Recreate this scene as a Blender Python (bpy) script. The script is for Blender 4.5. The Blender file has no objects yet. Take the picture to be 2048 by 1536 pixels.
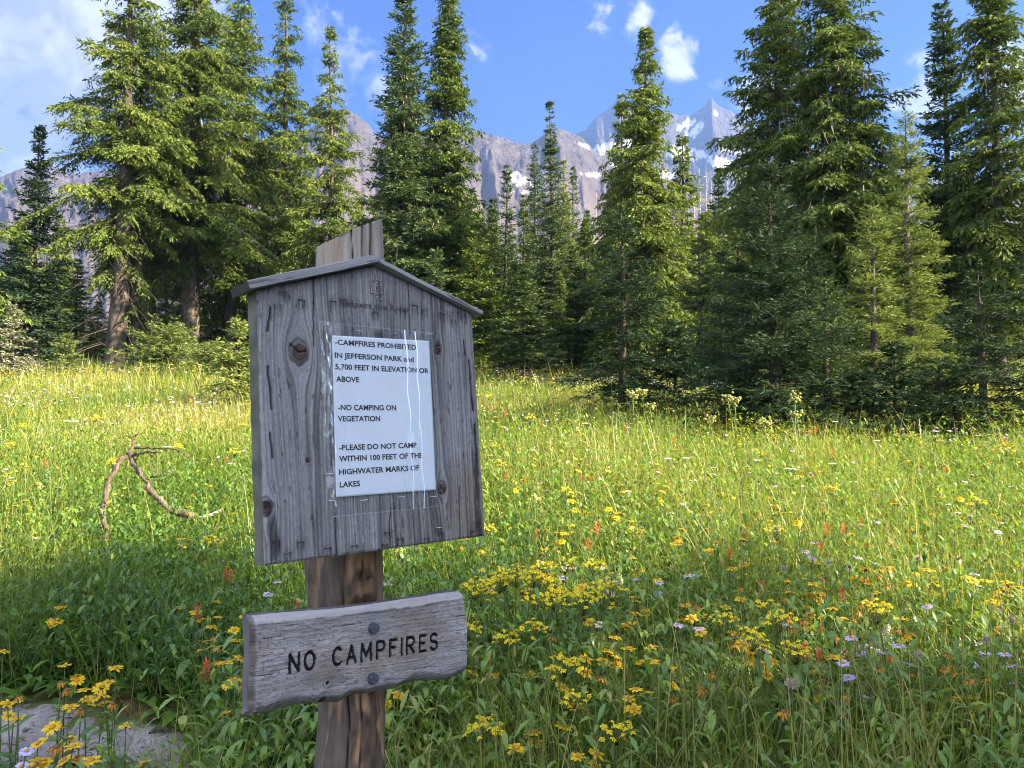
import bpy, math
import numpy as np
from mathutils import Matrix, Vector

SC = bpy.context.scene
COL = SC.collection
rad = math.radians

# ------------------------------------------------------------------ camera
FPX = 1540.0                       # focal length for a 2048 px wide frame
PITCH = rad(3.0)
CAMZ = 1.5
cam_d = bpy.data.cameras.new('camera')
cam_d.sensor_width = 36.0
cam_d.lens = 36.0 * FPX / 2048.0
cam_d.clip_start = 0.05
cam_d.clip_end = 20000.0
cam = bpy.data.objects.new('camera', cam_d)
COL.objects.link(cam)
cam.location = (0, 0, CAMZ)
cam.rotation_euler = (rad(90) + PITCH, 0, 0)
SC.camera = cam
SC.cycles.use_denoising = True
SC.cycles.use_adaptive_sampling = True
SC.cycles.adaptive_threshold = 0.005
SC.cycles.pixel_filter_type = 'BLACKMAN_HARRIS'
SC.cycles.filter_width = 1.05
SC.cycles.max_bounces = 8
SC.cycles.diffuse_bounces = 3
SC.cycles.transmission_bounces = 4
SC.cycles.transparent_max_bounces = 8
SC.cycles.volume_bounces = 0
SC.cycles.sample_clamp_indirect = 6.0

# ------------------------------------------------------------------ light
SUN_AZ = rad(106)                  # clockwise from the view direction (+Y)
SUN_EL = rad(29)
SKY_STRENGTH = 0.05
SUN_STRENGTH = 4.2
EXPOSURE = 2.75
to_sun = Vector((math.sin(SUN_AZ) * math.cos(SUN_EL), math.cos(SUN_AZ) * math.cos(SUN_EL), math.sin(SUN_EL)))
sl = bpy.data.lights.new('sun', 'SUN')
sl.energy = SUN_STRENGTH
sl.angle = rad(0.55)
sl.color = (1.0, 0.85, 0.60)
sun = bpy.data.objects.new('sun', sl)
sun.rotation_euler = to_sun.to_track_quat('Z', 'Y').to_euler()
COL.objects.link(sun)
SC.view_settings.view_transform = 'Standard'
SC.view_settings.look = 'None'
SC.view_settings.exposure = EXPOSURE
SC.view_settings.gamma = 1.0


def pixdir(px, py):
    """World direction through a pixel of the 2048 x 1536 photograph."""
    x = (px - 1024.0) / FPX
    y = -(py - 768.0) / FPX
    c, s = math.cos(PITCH), math.sin(PITCH)
    v = Vector((x, c - s * y, s + c * y))
    return v.normalized()


class N:
    """Small node-tree builder."""
    def __init__(self, tree):
        self.t = tree
        tree.nodes.clear()

    def n(self, typ, ins=None, **props):
        nd = self.t.nodes.new(typ)
        for k, v in props.items():
            setattr(nd, k, v)
        for k, v in (ins or {}).items():
            if isinstance(v, bpy.types.NodeSocket):
                self.t.links.new(v, nd.inputs[k])
            else:
                nd.inputs[k].default_value = v
        return nd

    def math(self, op, a, b=None, clamp=False):
        ins = {0: a}
        if b is not None:
            ins[1] = b
        return self.n('ShaderNodeMath', ins, operation=op, use_clamp=clamp).outputs[0]

    def vmath(self, op, a, b=None, out=0):
        ins = {0: a}
        if b is not None:
            ins[1] = b
        return self.n('ShaderNodeVectorMath', ins, operation=op).outputs[out]

    def mix(self, fac, a, b, blend='MIX'):
        nd = self.n('ShaderNodeMix', None, data_type='RGBA', blend_type=blend)
        for sock, v in ((nd.inputs[0], fac), (nd.inputs[6], a), (nd.inputs[7], b)):
            if isinstance(v, bpy.types.NodeSocket):
                self.t.links.new(v, sock)
            else:
                sock.default_value = v if not isinstance(v, tuple) or len(v) == 4 else (*v, 1)
        return nd.outputs[2]

    def ramp(self, fac, stops, interp='LINEAR'):
        nd = self.n('ShaderNodeValToRGB', {0: fac})
        cr = nd.color_ramp
        cr.interpolation = interp
        while len(cr.elements) < len(stops):
            cr.elements.new(0.5)
        for e, (p, c) in zip(cr.elements, stops):
            e.position = p
            e.color = (*c, 1) if len(c) == 3 else c
        return nd.outputs[0]

    def noise(self, vec, scale, detail=4.0, rough=0.55, dist=0.0):
        nd = self.n('ShaderNodeTexNoise', {'Scale': scale, 'Detail': detail, 'Roughness': rough, 'Distortion': dist})
        if vec is not None:
            self.t.links.new(vec, nd.inputs['Vector'])
        return nd.outputs['Fac']

    def maprange(self, v, a, b, c=0.0, d=1.0, smooth=True):
        return self.n('ShaderNodeMapRange', {0: v, 1: a, 2: b, 3: c, 4: d},
                      interpolation_type='SMOOTHSTEP' if smooth else 'LINEAR').outputs[0]


# ------------------------------------------------------------------ sky
world = bpy.data.worlds.new('World')
SC.world = world
world.use_nodes = True
w = N(world.node_tree)
sky = w.n('ShaderNodeTexSky', None, sky_type='NISHITA', sun_disc=False, sun_elevation=SUN_EL,
          sun_rotation=SUN_AZ, altitude=1800.0, air_density=1.0, dust_density=0.25, ozone_density=2.2)
tc = w.n('ShaderNodeTexCoord')
vdir = w.vmath('NORMALIZE', tc.outputs['Generated'])
CLOUDS = [  # px, py, radius px, weight: where the clouds hang, as directions
    (60, 30, 360, 1.45), (-60, 200, 280, 1.2), (150, 140, 220, 1.0), (330, 30, 150, 0.9), (330, 215, 110, 0.7),
    (30, 205, 120, 0.9), (690, 150, 130, 0.85), (640, 80, 100, 0.55), (745, 190, 90, 0.75), (945, 95, 50, 0.45),
    (1200, 22, 70, 0.8), (1270, 45, 52, 0.85), (1370, 118, 62, 0.95), (1345, 80, 45, 0.6), (1430, 55, 45, 0.35),
    (1432, 172, 34, 0.7), (1500, 205, 70, 0.9), (1850, 105, 60, 0.8), (1845, 185, 66, 0.9), (1800, 195, 40, 0.55),
    (1965, 110, 90, 0.8), (2050, 150, 90, 0.9), (1560, 170, 60, 0.5)]
dens = None
for px, py, r, wt in CLOUDS:
    d = w.vmath('DISTANCE', vdir, tuple(pixdir(px, py)), out=1)
    m = w.maprange(d, r / FPX, 0.0, 0.0, wt)
    dens = m if dens is None else w.math('MAXIMUM', dens, m)
warp = w.n('ShaderNodeTexNoise', {'Vector': vdir, 'Scale': 9.0, 'Detail': 3.0})
v2 = w.vmath('ADD', vdir, w.vmath('MULTIPLY', warp.outputs['Color'], (0.11, 0.11, 0.11)))
n1 = w.noise(v2, 14.0, 10.0, 0.64)
n2 = w.noise(v2, 4.5, 4.0, 0.5)
n3 = w.noise(v2, 45.0, 6.0, 0.6)
raw = w.math('ADD', w.math('MULTIPLY', dens, 1.08), w.math('MULTIPLY', w.math('SUBTRACT', n1, 0.5), 3.4))
raw = w.math('ADD', raw, w.math('MULTIPLY', w.math('SUBTRACT', n3, 0.5), 0.5))
mask = w.maprange(raw, 0.25, 1.00)
mask = w.math('MULTIPLY', mask, w.maprange(dens, 0.0, 0.35))
wisp = w.math('MULTIPLY', w.maprange(n2, 0.52, 0.75), 0.025)
mask = w.math('MAXIMUM', mask, wisp)
# unseen bright cloud overhead and behind the viewer, added to fill the shade
fwd = w.vmath('DOT_PRODUCT', vdir, tuple(pixdir(1024, 600)), out=1)
rest = w.math('MULTIPLY', w.maprange(fwd, 0.62, 0.40), w.maprange(n2, 0.36, 0.52))
ccol = w.mix(w.maprange(w.math('ADD', n2, w.math('MULTIPLY', n1, 0.9)), 0.78, 1.08), (1.65, 1.8, 2.25), (3.2, 3.15, 3.2))
skycol = w.mix(1.0, sky.outputs[0], (0.13, 0.29, 0.62), 'MULTIPLY')
final = w.mix(mask, skycol, ccol)
final = w.mix(rest, final, (6.6, 7.1, 8.6))
bg = w.n('ShaderNodeBackground', {'Color': final, 'Strength': SKY_STRENGTH})
wo = w.n('ShaderNodeOutputWorld', {'Surface': bg.outputs[0]})


# ------------------------------------------------------------------ helpers
def build_mesh(name, V, quads=None, tris=None, smooth=False, attrs=None, cols=None):
    V = np.asarray(V, dtype=np.float32).reshape(-1, 3)
    me = bpy.data.meshes.new(name)
    loops, starts, pos = [], [], 0
    for F, k in ((quads, 4), (tris, 3)):
        if F is None or len(F) == 0:
            continue
        F = np.asarray(F, dtype=np.int32).reshape(-1, k)
        loops.append(F.ravel())
        starts.append(pos + np.arange(len(F), dtype=np.int32) * k)
        pos += F.size
    loops = np.concatenate(loops)
    starts = np.concatenate(starts)
    me.vertices.add(len(V))
    me.vertices.foreach_set('co', V.ravel())
    me.loops.add(len(loops))
    me.loops.foreach_set('vertex_index', loops)
    me.polygons.add(len(starts))
    me.polygons.foreach_set('loop_start', starts)
    me.polygons.foreach_set('use_smooth', np.full(len(starts), bool(smooth)))
    for k, a in (attrs or {}).items():
        at = me.attributes.new(k, 'FLOAT', 'POINT')
        at.data.foreach_set('value', np.asarray(a, dtype=np.float32).ravel())
    for k, a in (cols or {}).items():
        at = me.attributes.new(k, 'FLOAT_COLOR', 'POINT')
        a = np.asarray(a, dtype=np.float32)
        if a.shape[1] == 3:
            a = np.c_[a, np.ones(len(a), np.float32)]
        at.data.foreach_set('color', a.ravel())
    assert loops.max() < len(V), name
    me.update(calc_edges=True)
    return me


def link(name, me, mat=None, parent=None, loc=None):
    o = bpy.data.objects.new(name, me)
    if me is not None and mat is not None and not me.materials:
        me.materials.append(mat)
    COL.objects.link(o)
    if parent is not None:
        o.parent = parent
    if loc is not None:
        o.location = loc
    return o


def tag(o, label=None, cat=None, group=None, kind=None):
    if label:
        o['label'] = label
    if cat:
        o['category'] = cat
    if group:
        o['group'] = group
    if kind:
        o['kind'] = kind
    return o


def copy_tree(o, parent=None):
    c = o.copy()
    COL.objects.link(c)
    if parent is not None:
        c.parent = parent
    for ch in list(o.children):
        copy_tree(ch, c)
    return c


class MB:
    """Collects vertices, quads and triangles (and a tint per vertex)."""
    def __init__(self):
        self.V, self.Q, self.T, self.A, self.n = [], [], [], [], 0

    def add(self, V, Q=None, T=None, tint=0.5):
        V = np.asarray(V, dtype=np.float64).reshape(-1, 3)
        self.V.append(V)
        if Q is not None and len(Q):
            self.Q.append(np.asarray(Q).reshape(-1, 4) + self.n)
        if T is not None and len(T):
            self.T.append(np.asarray(T).reshape(-1, 3) + self.n)
        self.A.append(np.broadcast_to(np.asarray(tint, dtype=np.float64), (len(V),)))
        self.n += len(V)

    def mesh(self, name, smooth=False, cols=None):
        return build_mesh(name, np.concatenate(self.V),
                          np.concatenate(self.Q) if self.Q else None,
                          np.concatenate(self.T) if self.T else None, smooth,
                          {'tint': np.concatenate(self.A)}, cols)


_tab = np.random.default_rng(7).random((256, 256))


def vn(x, y, seed=0):
    x = np.asarray(x, dtype=np.float64) + seed * 17.31
    y = np.asarray(y, dtype=np.float64) + seed * 9.77
    xi, yi = np.floor(x).astype(int), np.floor(y).astype(int)
    fx, fy = x - xi, y - yi
    fx, fy = fx * fx * (3 - 2 * fx), fy * fy * (3 - 2 * fy)
    a = _tab[xi & 255, yi & 255]
    b = _tab[(xi + 1) & 255, yi & 255]
    c = _tab[xi & 255, (yi + 1) & 255]
    d = _tab[(xi + 1) & 255, (yi + 1) & 255]
    return (a * (1 - fx) + b * fx) * (1 - fy) + (c * (1 - fx) + d * fx) * fy


def fbm(x, y, oct=4, seed=0, gain=0.5):
    s, a, t, f = 0.0, 1.0, 0.0, 1.0
    for k in range(oct):
        s = s + a * vn(x * f, y * f, seed + k * 3)
        t += a
        a *= gain
        f *= 2.03
    return s / t


def sstep(a, b, x):
    t = np.clip((x - a) / (b - a), 0, 1)
    return t * t * (3 - 2 * t)


def unit(v):
    return v / np.maximum(np.linalg.norm(v, axis=-1, keepdims=True), 1e-9)


def tube(P, r, n=6, cap=True):
    """Tube along the points P with radii r: (verts, quads, tris)."""
    P = np.asarray(P, float)
    r = np.broadcast_to(np.asarray(r, float), (len(P),))
    T = unit(np.gradient(P, axis=0))
    ref = np.array([0.0, 0.0, 1.0]) if abs(T[0][2]) < 0.9 else np.array([1.0, 0.0, 0.0])
    U = unit(np.cross(T, ref))
    W = np.cross(T, U)
    a = np.arange(n) * 2 * np.pi / n
    V = P[:, None, :] + r[:, None, None] * (np.cos(a)[None, :, None] * U[:, None, :] + np.sin(a)[None, :, None] * W[:, None, :])
    V = V.reshape(-1, 3)
    m = len(P)
    i = np.arange(m - 1)[:, None] * n
    j = np.arange(n)[None, :]
    k = (j + 1) % n
    Q = np.stack([i + j, i + k, i + n + k, i + n + j], -1).reshape(-1, 4)
    T3 = None
    if cap:
        V = np.r_[V, P[-1:], P[:1]]
        e = (m - 1) * n
        jj = np.arange(n)
        T3 = np.r_[np.c_[e + jj, e + (jj + 1) % n, np.full(n, m * n)], np.c_[(jj + 1) % n, jj, np.full(n, m * n + 1)]]
    return V, Q, T3


def grid_quads(nu, nv):
    """Quads of a grid whose vertex (i, j) has index i*nv + j."""
    i = np.arange(nu - 1)[:, None] * nv
    j = np.arange(nv - 1)[None, :]
    return np.stack([i + j, i + nv + j, i + nv + j + 1, i + j + 1], -1).reshape(-1, 4)


# ------------------------------------------------------------------ materials
def new_mat(name):
    m = bpy.data.materials.new(name)
    m.use_nodes = True
    return m, N(m.node_tree)


def leaf_mat(name, stops, trans=0.35, tcol=(1.25, 1.35, 0.6), rough=0.5, spec=0.3, hue_rand=0.0):
    m, b = new_mat(name)
    at = b.n('ShaderNodeAttribute', None, attribute_name='tint')
    f = at.outputs['Fac']
    if hue_rand:
        oi = b.n('ShaderNodeObjectInfo')
        f = b.math('ADD', f, b.math('MULTIPLY', b.math('SUBTRACT', oi.outputs['Random'], 0.5), hue_rand), True)
    col = b.ramp(f, stops)
    p = b.n('ShaderNodeBsdfPrincipled', {'Base Color': col, 'Roughness': rough, 'Specular IOR Level': spec})
    t = b.n('ShaderNodeBsdfTranslucent', {'Color': b.mix(1.0, col, tcol, 'MULTIPLY')})
    mx = b.n('ShaderNodeMixShader', {0: trans, 1: p.outputs[0], 2: t.outputs[0]})
    b.n('ShaderNodeOutputMaterial', {'Surface': mx.outputs[0]})
    return m


def bark_mat(name, c1, c2, scale=9.0):
    m, b = new_mat(name)
    tc = b.n('ShaderNodeTexCoord')
    mp = b.n('ShaderNodeMapping', {'Vector': tc.outputs['Object'], 'Scale': (1, 1, 0.22)})
    n1 = b.noise(mp.outputs[0], scale, 6, 0.65)
    n2 = b.noise(tc.outputs['Object'], 2.3, 3)
    col = b.ramp(b.math('ADD', b.math('MULTIPLY', n1, 0.75), b.math('MULTIPLY', n2, 0.25)), [(0.32, c1), (0.66, c2)])
    bp = b.n('ShaderNodeBump', {'Height': n1, 'Strength': 0.9, 'Distance': 0.03})
    p = b.n('ShaderNodeBsdfPrincipled', {'Base Color': col, 'Roughness': 0.9, 'Specular IOR Level': 0.15, 'Normal': bp.outputs[0]})
    b.n('ShaderNodeOutputMaterial', {'Surface': p.outputs[0]})
    return m


def plain_mat(name, col, rough=0.6, metal=0.0, spec=0.4, noise_amt=0.25, nscale=40.0):
    m, b = new_mat(name)
    tc = b.n('ShaderNodeTexCoord')
    n1 = b.noise(tc.outputs['Object'], nscale, 4)
    lo = tuple(c * (1 - noise_amt) for c in col)
    hi = tuple(min(1, c * (1 + noise_amt)) for c in col)
    c = b.ramp(n1, [(0.3, lo), (0.7, hi)])
    p = b.n('ShaderNodeBsdfPrincipled', {'Base Color': c, 'Roughness': rough, 'Metallic': metal, 'Specular IOR Level': spec})
    b.n('ShaderNodeOutputMaterial', {'Surface': p.outputs[0]})
    return m


def attr_mat(name, rough=0.85, spec=0.2, bump=None, trans=0.0):
    """Base colour from the vertex colours 'albedo' (numpy-made pattern)."""
    m, b = new_mat(name)
    at = b.n('ShaderNodeAttribute', None, attribute_name='albedo')
    ins = {'Base Color': at.outputs['Color'], 'Roughness': rough, 'Specular IOR Level': spec}
    if bump:
        tc = b.n('ShaderNodeTexCoord')
        mp = b.n('ShaderNodeMapping', {'Vector': tc.outputs['Object'], 'Scale': bump[0]})
        h = b.noise(mp.outputs[0], bump[1], 5, 0.65)
        ins['Normal'] = b.n('ShaderNodeBump', {'Height': h, 'Strength': bump[2], 'Distance': bump[3]}).outputs[0]
    p = b.n('ShaderNodeBsdfPrincipled', ins)
    out = p.outputs[0]
    if trans:
        t = b.n('ShaderNodeBsdfTranslucent', {'Color': at.outputs['Color']})
        out = b.n('ShaderNodeMixShader', {0: trans, 1: out, 2: t.outputs[0]}).outputs[0]
    b.n('ShaderNodeOutputMaterial', {'Surface': out})
    return m


M_HEM = leaf_mat('hemlock_needles', [(0.0, (0.024, 0.045, 0.010)), (0.5, (0.074, 0.113, 0.022)), (1.0, (0.150, 0.184, 0.036))], 0.20, (1.3, 1.3, 0.6), 0.7, 0.10, 0.25)
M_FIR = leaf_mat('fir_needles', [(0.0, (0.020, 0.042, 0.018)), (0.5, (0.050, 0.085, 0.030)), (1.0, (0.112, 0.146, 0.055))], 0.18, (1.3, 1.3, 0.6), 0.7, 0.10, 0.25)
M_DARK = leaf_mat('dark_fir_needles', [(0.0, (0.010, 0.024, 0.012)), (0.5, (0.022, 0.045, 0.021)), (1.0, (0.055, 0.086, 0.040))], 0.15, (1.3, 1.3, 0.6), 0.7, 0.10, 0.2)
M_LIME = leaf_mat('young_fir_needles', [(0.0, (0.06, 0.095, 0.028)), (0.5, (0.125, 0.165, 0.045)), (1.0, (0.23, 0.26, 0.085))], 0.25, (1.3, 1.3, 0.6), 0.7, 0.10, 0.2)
M_GREY = leaf_mat('dying_fir_needles', [(0.0, (0.11, 0.115, 0.07)), (0.5, (0.17, 0.18, 0.11)), (1.0, (0.26, 0.25, 0.17))], 0.15)
M_LICHEN = leaf_mat('beard_lichen', [(0.0, (0.17, 0.17, 0.10)), (1.0, (0.36, 0.35, 0.22))], 0.3, (1.1, 1.1, 0.8), 0.9, 0.05)
M_BARK = bark_mat('grey_bark', (0.028, 0.023, 0.020), (0.135, 0.110, 0.090))
M_BARKD = bark_mat('dark_bark', (0.018, 0.014, 0.012), (0.085, 0.068, 0.056))
M_BRANCH = bark_mat('scaly_branch_bark', (0.028, 0.021, 0.017), (0.19, 0.145, 0.112), 30.0)
M_DEAD = bark_mat('weathered_dead_wood', (0.16, 0.13, 0.11), (0.40, 0.35, 0.30), 14.0)


# ------------------------------------------------------------------ ground
def g(x, y):
    x = np.asarray(x, dtype=np.float64)
    y = np.asarray(y, dtype=np.float64)
    h = 0.131 * 60.0 * np.tanh(y / 60.0)
    r = np.hypot(x, y)
    far = np.exp(-(r / 120.0) ** 2)
    return h + far * ((vn(x * 0.35, y * 0.35, 2) - 0.5) * 0.20 + (vn(x * 1.3, y * 1.3, 4) - 0.5) * 0.07)


def ground_hit(px, py, h=0.0, dmax=80.0):
    """Where the ray through a pixel passes height h above the meadow."""
    d = np.array(pixdir(px, py))
    d = d / d[1]
    prev = 0.6
    for t in np.arange(0.6, dmax, 0.04):
        z = CAMZ + d[2] * t
        if z <= g(d[0] * t, t) + h:
            return d[0] * t, t
        prev = t
    return d[0] * dmax, dmax

# terrain: one polar sheet, fine near the camera and reaching far out
rs = np.concatenate([[0.0], np.geomspace(0.5, 4300.0, 200)])
th = np.linspace(0, 2 * np.pi, 361)[:-1]
# behind the viewer the sheet ends in the trees, 60 m away
lim = np.where(np.cos(th) < 0, 60.0 / np.maximum(-np.cos(th), 1e-3), 4300.0)
RS = np.minimum(rs[:, None] * np.minimum(1.0, lim / 4300.0)[None, :] ** np.clip(rs[:, None] / 60.0, 0, 1), lim[None, :])
GX = RS * np.sin(th)[None, :]
GY = RS * np.cos(th)[None, :]
GZ = g(GX, GY)
V = np.stack([GX, GY, GZ], -1).reshape(-1, 3)
nt = len(th)
i = np.arange(len(rs) - 1)[:, None] * nt
j = np.arange(nt)[None, :]
Q = np.stack([i + j, i + (j + 1) % nt, i + nt + (j + 1) % nt, i + nt + j], -1).reshape(-1, 4)
Q = Q[nt:]
T = np.c_[np.zeros(nt), nt + np.arange(nt), nt + (np.arange(nt) + 1) % nt].astype(int)
m, b = new_mat('meadow_soil')
tc = b.n('ShaderNodeTexCoord')
n1 = b.noise(tc.outputs['Object'], 0.8, 6, 0.6)
n2 = b.noise(tc.outputs['Object'], 14.0, 6, 0.65)
col = b.ramp(b.math('ADD', b.math('MULTIPLY', n1, 0.5), b.math('MULTIPLY', n2, 0.5)),
             [(0.3, (0.030, 0.034, 0.012)), (0.5, (0.062, 0.075, 0.022)), (0.7, (0.11, 0.12, 0.04))])
bp = b.n('ShaderNodeBump', {'Height': n2, 'Strength': 0.6, 'Distance': 0.04})
p = b.n('ShaderNodeBsdfPrincipled', {'Base Color': col, 'Roughness': 0.95, 'Specular IOR Level': 0.1, 'Normal': bp.outputs[0]})
b.n('ShaderNodeOutputMaterial', {'Surface': p.outputs[0]})
ground = link('ground', build_mesh('ground', V, Q, T, True), m)
tag(ground, kind='structure')


# ------------------------------------------------------------------ mountains
def ray_slopes(px, py):
    """(sideways, upward) slope per unit of depth along a photo pixel's ray."""
    c, s = math.cos(PITCH), math.sin(PITCH)
    yp = (768.0 - np.asarray(py, float)) / FPX
    den = c - s * yp
    return (np.asarray(px, float) - 1024.0) / FPX / den, (s + c * yp) / den


def mountain(name, ridge, rr, r0, seed, snow, mat, rough_amt, nth=1500, nrow=110, lo=-700, hi=2750):
    rx = np.array([p[0] for p in ridge], float)
    ry = np.array([p[1] for p in ridge], float)
    px = np.linspace(lo, hi, nth)
    ta, e = ray_slopes(px, np.interp(px, rx, ry) + (fbm(px / 9.0, px * 0, 4, seed) - 0.5) * rough_amt)
    zr = np.maximum(e, 0.0) * rr + CAMZ
    s = np.concatenate([np.linspace(0, 1, nrow), np.linspace(1.02, 1.35, 12)])
    S, TA = np.meshgrid(s, ta, indexing='ij')
    ZR = np.broadcast_to(zr, S.shape)
    PX = np.broadcast_to(px, S.shape)
    # gullies run down the slope
    gu = fbm(PX / 34.0 + (S - 1) * 1.5, S * 2.2, 5, seed + 5)
    gu2 = np.abs(fbm(PX / 80.0 - S, S * 1.6, 4, seed + 9) - 0.5) * 2
    body = np.where(S <= 1, np.clip(S, 0, 1) ** 1.12, np.maximum(1 - (S - 1) * 2.0, 0))
    w_ = np.clip(S, 0, 1) ** 0.8 * np.clip((1 - S) * 5.0, 0, 1)
    Z = 6.0 + (ZR - 6.0) * (body + w_ * ((gu - 0.5) * 0.11 - gu2 * 0.05 - np.abs(fbm(PX / 22.0 + S * 2, S * 5.0, 3, seed + 14) - 0.5) * 0.045))
    RR = (r0 + (rr - r0) * S)
    # radial distance measured along +Y so that silhouettes keep their elevation
    X = RR * TA
    Y = RR + 0 * X
    V = np.stack([X, Y, Z], -1).reshape(-1, 3)
    PY = 849.0 - (Z - CAMZ) / RR * FPX
    A = np.zeros(S.shape)
    for (sx, sy, ax, ay, rot, wt) in snow:
        c, q = math.cos(rot), math.sin(rot)
        dx, dy = PX - sx, PY - sy
        u = (dx * c + dy * q) / ax
        v = (-dx * q + dy * c) / ay
        A = np.maximum(A, wt * np.clip(1.35 - np.sqrt(u * u + v * v), 0, 1.3))
    nn = fbm(PX / 7.0 + PY / 9.0, PY / 16.0, 5, seed + 21, 0.6)
    A = sstep(0.36, 0.62, A * 0.9 + (nn - 0.5) * 1.5 * (A > 0.02))
    Q = grid_quads(len(s), nth)[:, ::-1]
    me = build_mesh(name, V, Q, None, True, {'snow': A.ravel(), 'slope': S.ravel()})
    o = link(name, me, mat)
    tag(o, kind='structure')
    return o


def rock_mat(name, low, c1, c2, green=0.0):
    m, b = new_mat(name)
    tc = b.n('ShaderNodeTexCoord')
    mp = b.n('ShaderNodeMapping', {'Vector': tc.outputs['Object'], 'Scale': (0.004, 0.0015, 0.003)})
    n1 = b.noise(mp.outputs[0], 4.0, 8, 0.65)
    n2 = b.noise(mp.outputs[0], 14.0, 8, 0.6)
    n4 = b.noise(mp.outputs[0], 48.0, 6, 0.65)
    rock = b.ramp(b.math('ADD', b.math('ADD', b.math('MULTIPLY', n1, 0.38), b.math('MULTIPLY', n2, 0.32)), b.math('MULTIPLY', n4, 0.30)), [(0.38, c1), (0.50, c2), (0.62, low)])
    sl_ = b.n('ShaderNodeAttribute', None, attribute_name='slope')
    rock = b.mix(b.maprange(b.math('ADD', sl_.outputs['Fac'], b.math('MULTIPLY', n1, 0.4)), 1.0, 0.72), rock, low)
    if green:
        gm = b.math('MULTIPLY', b.maprange(n2, 0.50, 0.60), b.maprange(sl_.outputs['Fac'], 0.75, 0.30))
        rock = b.mix(b.math('MULTIPLY', gm, green), rock, (0.05, 0.075, 0.04))
    sn = b.n('ShaderNodeAttribute', None, attribute_name='snow')
    col = b.mix(sn.outputs['Fac'], rock, (0.66, 0.65, 0.64))
    bp = b.n('ShaderNodeBump', {'Height': n2, 'Strength': 1.0, 'Distance': 45.0})
    p = b.n('ShaderNodeBsdfPrincipled', {'Base Color': col, 'Roughness': 0.95, 'Specular IOR Level': 0.1, 'Normal': bp.outputs[0]})
    b.n('ShaderNodeOutputMaterial', {'Surface': p.outputs[0]})
    return m


M_ROCKA = rock_mat('pinkish_scree', (0.180, 0.144, 0.138), (0.066, 0.056, 0.055), (0.112, 0.094, 0.090), 0.55)
M_ROCKB = rock_mat('grey_volcanic_rock', (0.125, 0.106, 0.102), (0.058, 0.050, 0.050), (0.095, 0.082, 0.080), 0.0)
RIDGE_A = [(-900, 420), (-300, 400), (-60, 372), (0, 355), (40, 338), (100, 328), (140, 348), (250, 335), (400, 300), (540, 300), (600, 270),
           (650, 235), (690, 214), (712, 228), (735, 248), (752, 268), (775, 272), (800, 262), (860, 262), (960, 265), (985, 270),
           (1010, 277), (1040, 287), (1062, 286), (1090, 268), (1113, 256), (1128, 261), (1150, 270), (1165, 276), (1185, 300),
           (1230, 330), (1290, 352), (1340, 362), (1420, 392), (1520, 400), (1700, 400), (2100, 410), (2900, 430)]
SNOW_A = [(1035, 350, 26, 14, 0.5, 1), (1070, 362, 24, 9, 0.55, 1), (1170, 283, 22, 4, 0.35, 0.9), (1230, 322, 16, 8, 0.2, 1), (1190, 343, 36, 4, 0.05, 0.9), (1060, 380, 60, 5, 0.1, 0.55)]
RIDGE_B = [(-900, 560), (900, 420), (1100, 300), (1150, 268), (1172, 260), (1178, 250), (1192, 234), (1210, 222), (1228, 205), (1240, 193), (1252, 199),
           (1280, 212), (1310, 224), (1340, 226), (1362, 231), (1382, 229), (1402, 219), (1412, 208), (1418, 201), (1423, 195), (1427, 201),
           (1434, 209), (1448, 216), (1462, 222), (1476, 234), (1500, 246), (1560, 275), (1640, 300), (1800, 335), (2100, 380), (2900, 520)]
SNOW_B = [(1230, 285, 50, 12, -0.15, 1), (1262, 268, 30, 7, -0.1, 0.9), (1372, 238, 28, 9, -0.35, 1), (1395, 245, 30, 8, -0.5, 0.8), (1385, 258, 26, 8, -0.5, 0.8), (1400, 300, 36, 8, 0.45, 0.9),
          (1445, 318, 45, 11, 0.15, 0.9), (1500, 340, 55, 12, 0.1, 0.9), (1460, 293, 30, 4, 0.1, 0.75), (1432, 216, 8, 4, 0.9, 0.8), (1360, 300, 30, 14, 0.2, 1), (1310, 340, 60, 9, 0.1, 0.9)]
mountain('mountain_slope', RIDGE_A, 1500.0, 420.0, 31, SNOW_A, M_ROCKA, 7.0)
mountain('mountain_peak', RIDGE_B, 2600.0, 1500.0, 47, SNOW_B, M_ROCKB, 5.0, lo=300, hi=2600)


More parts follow.
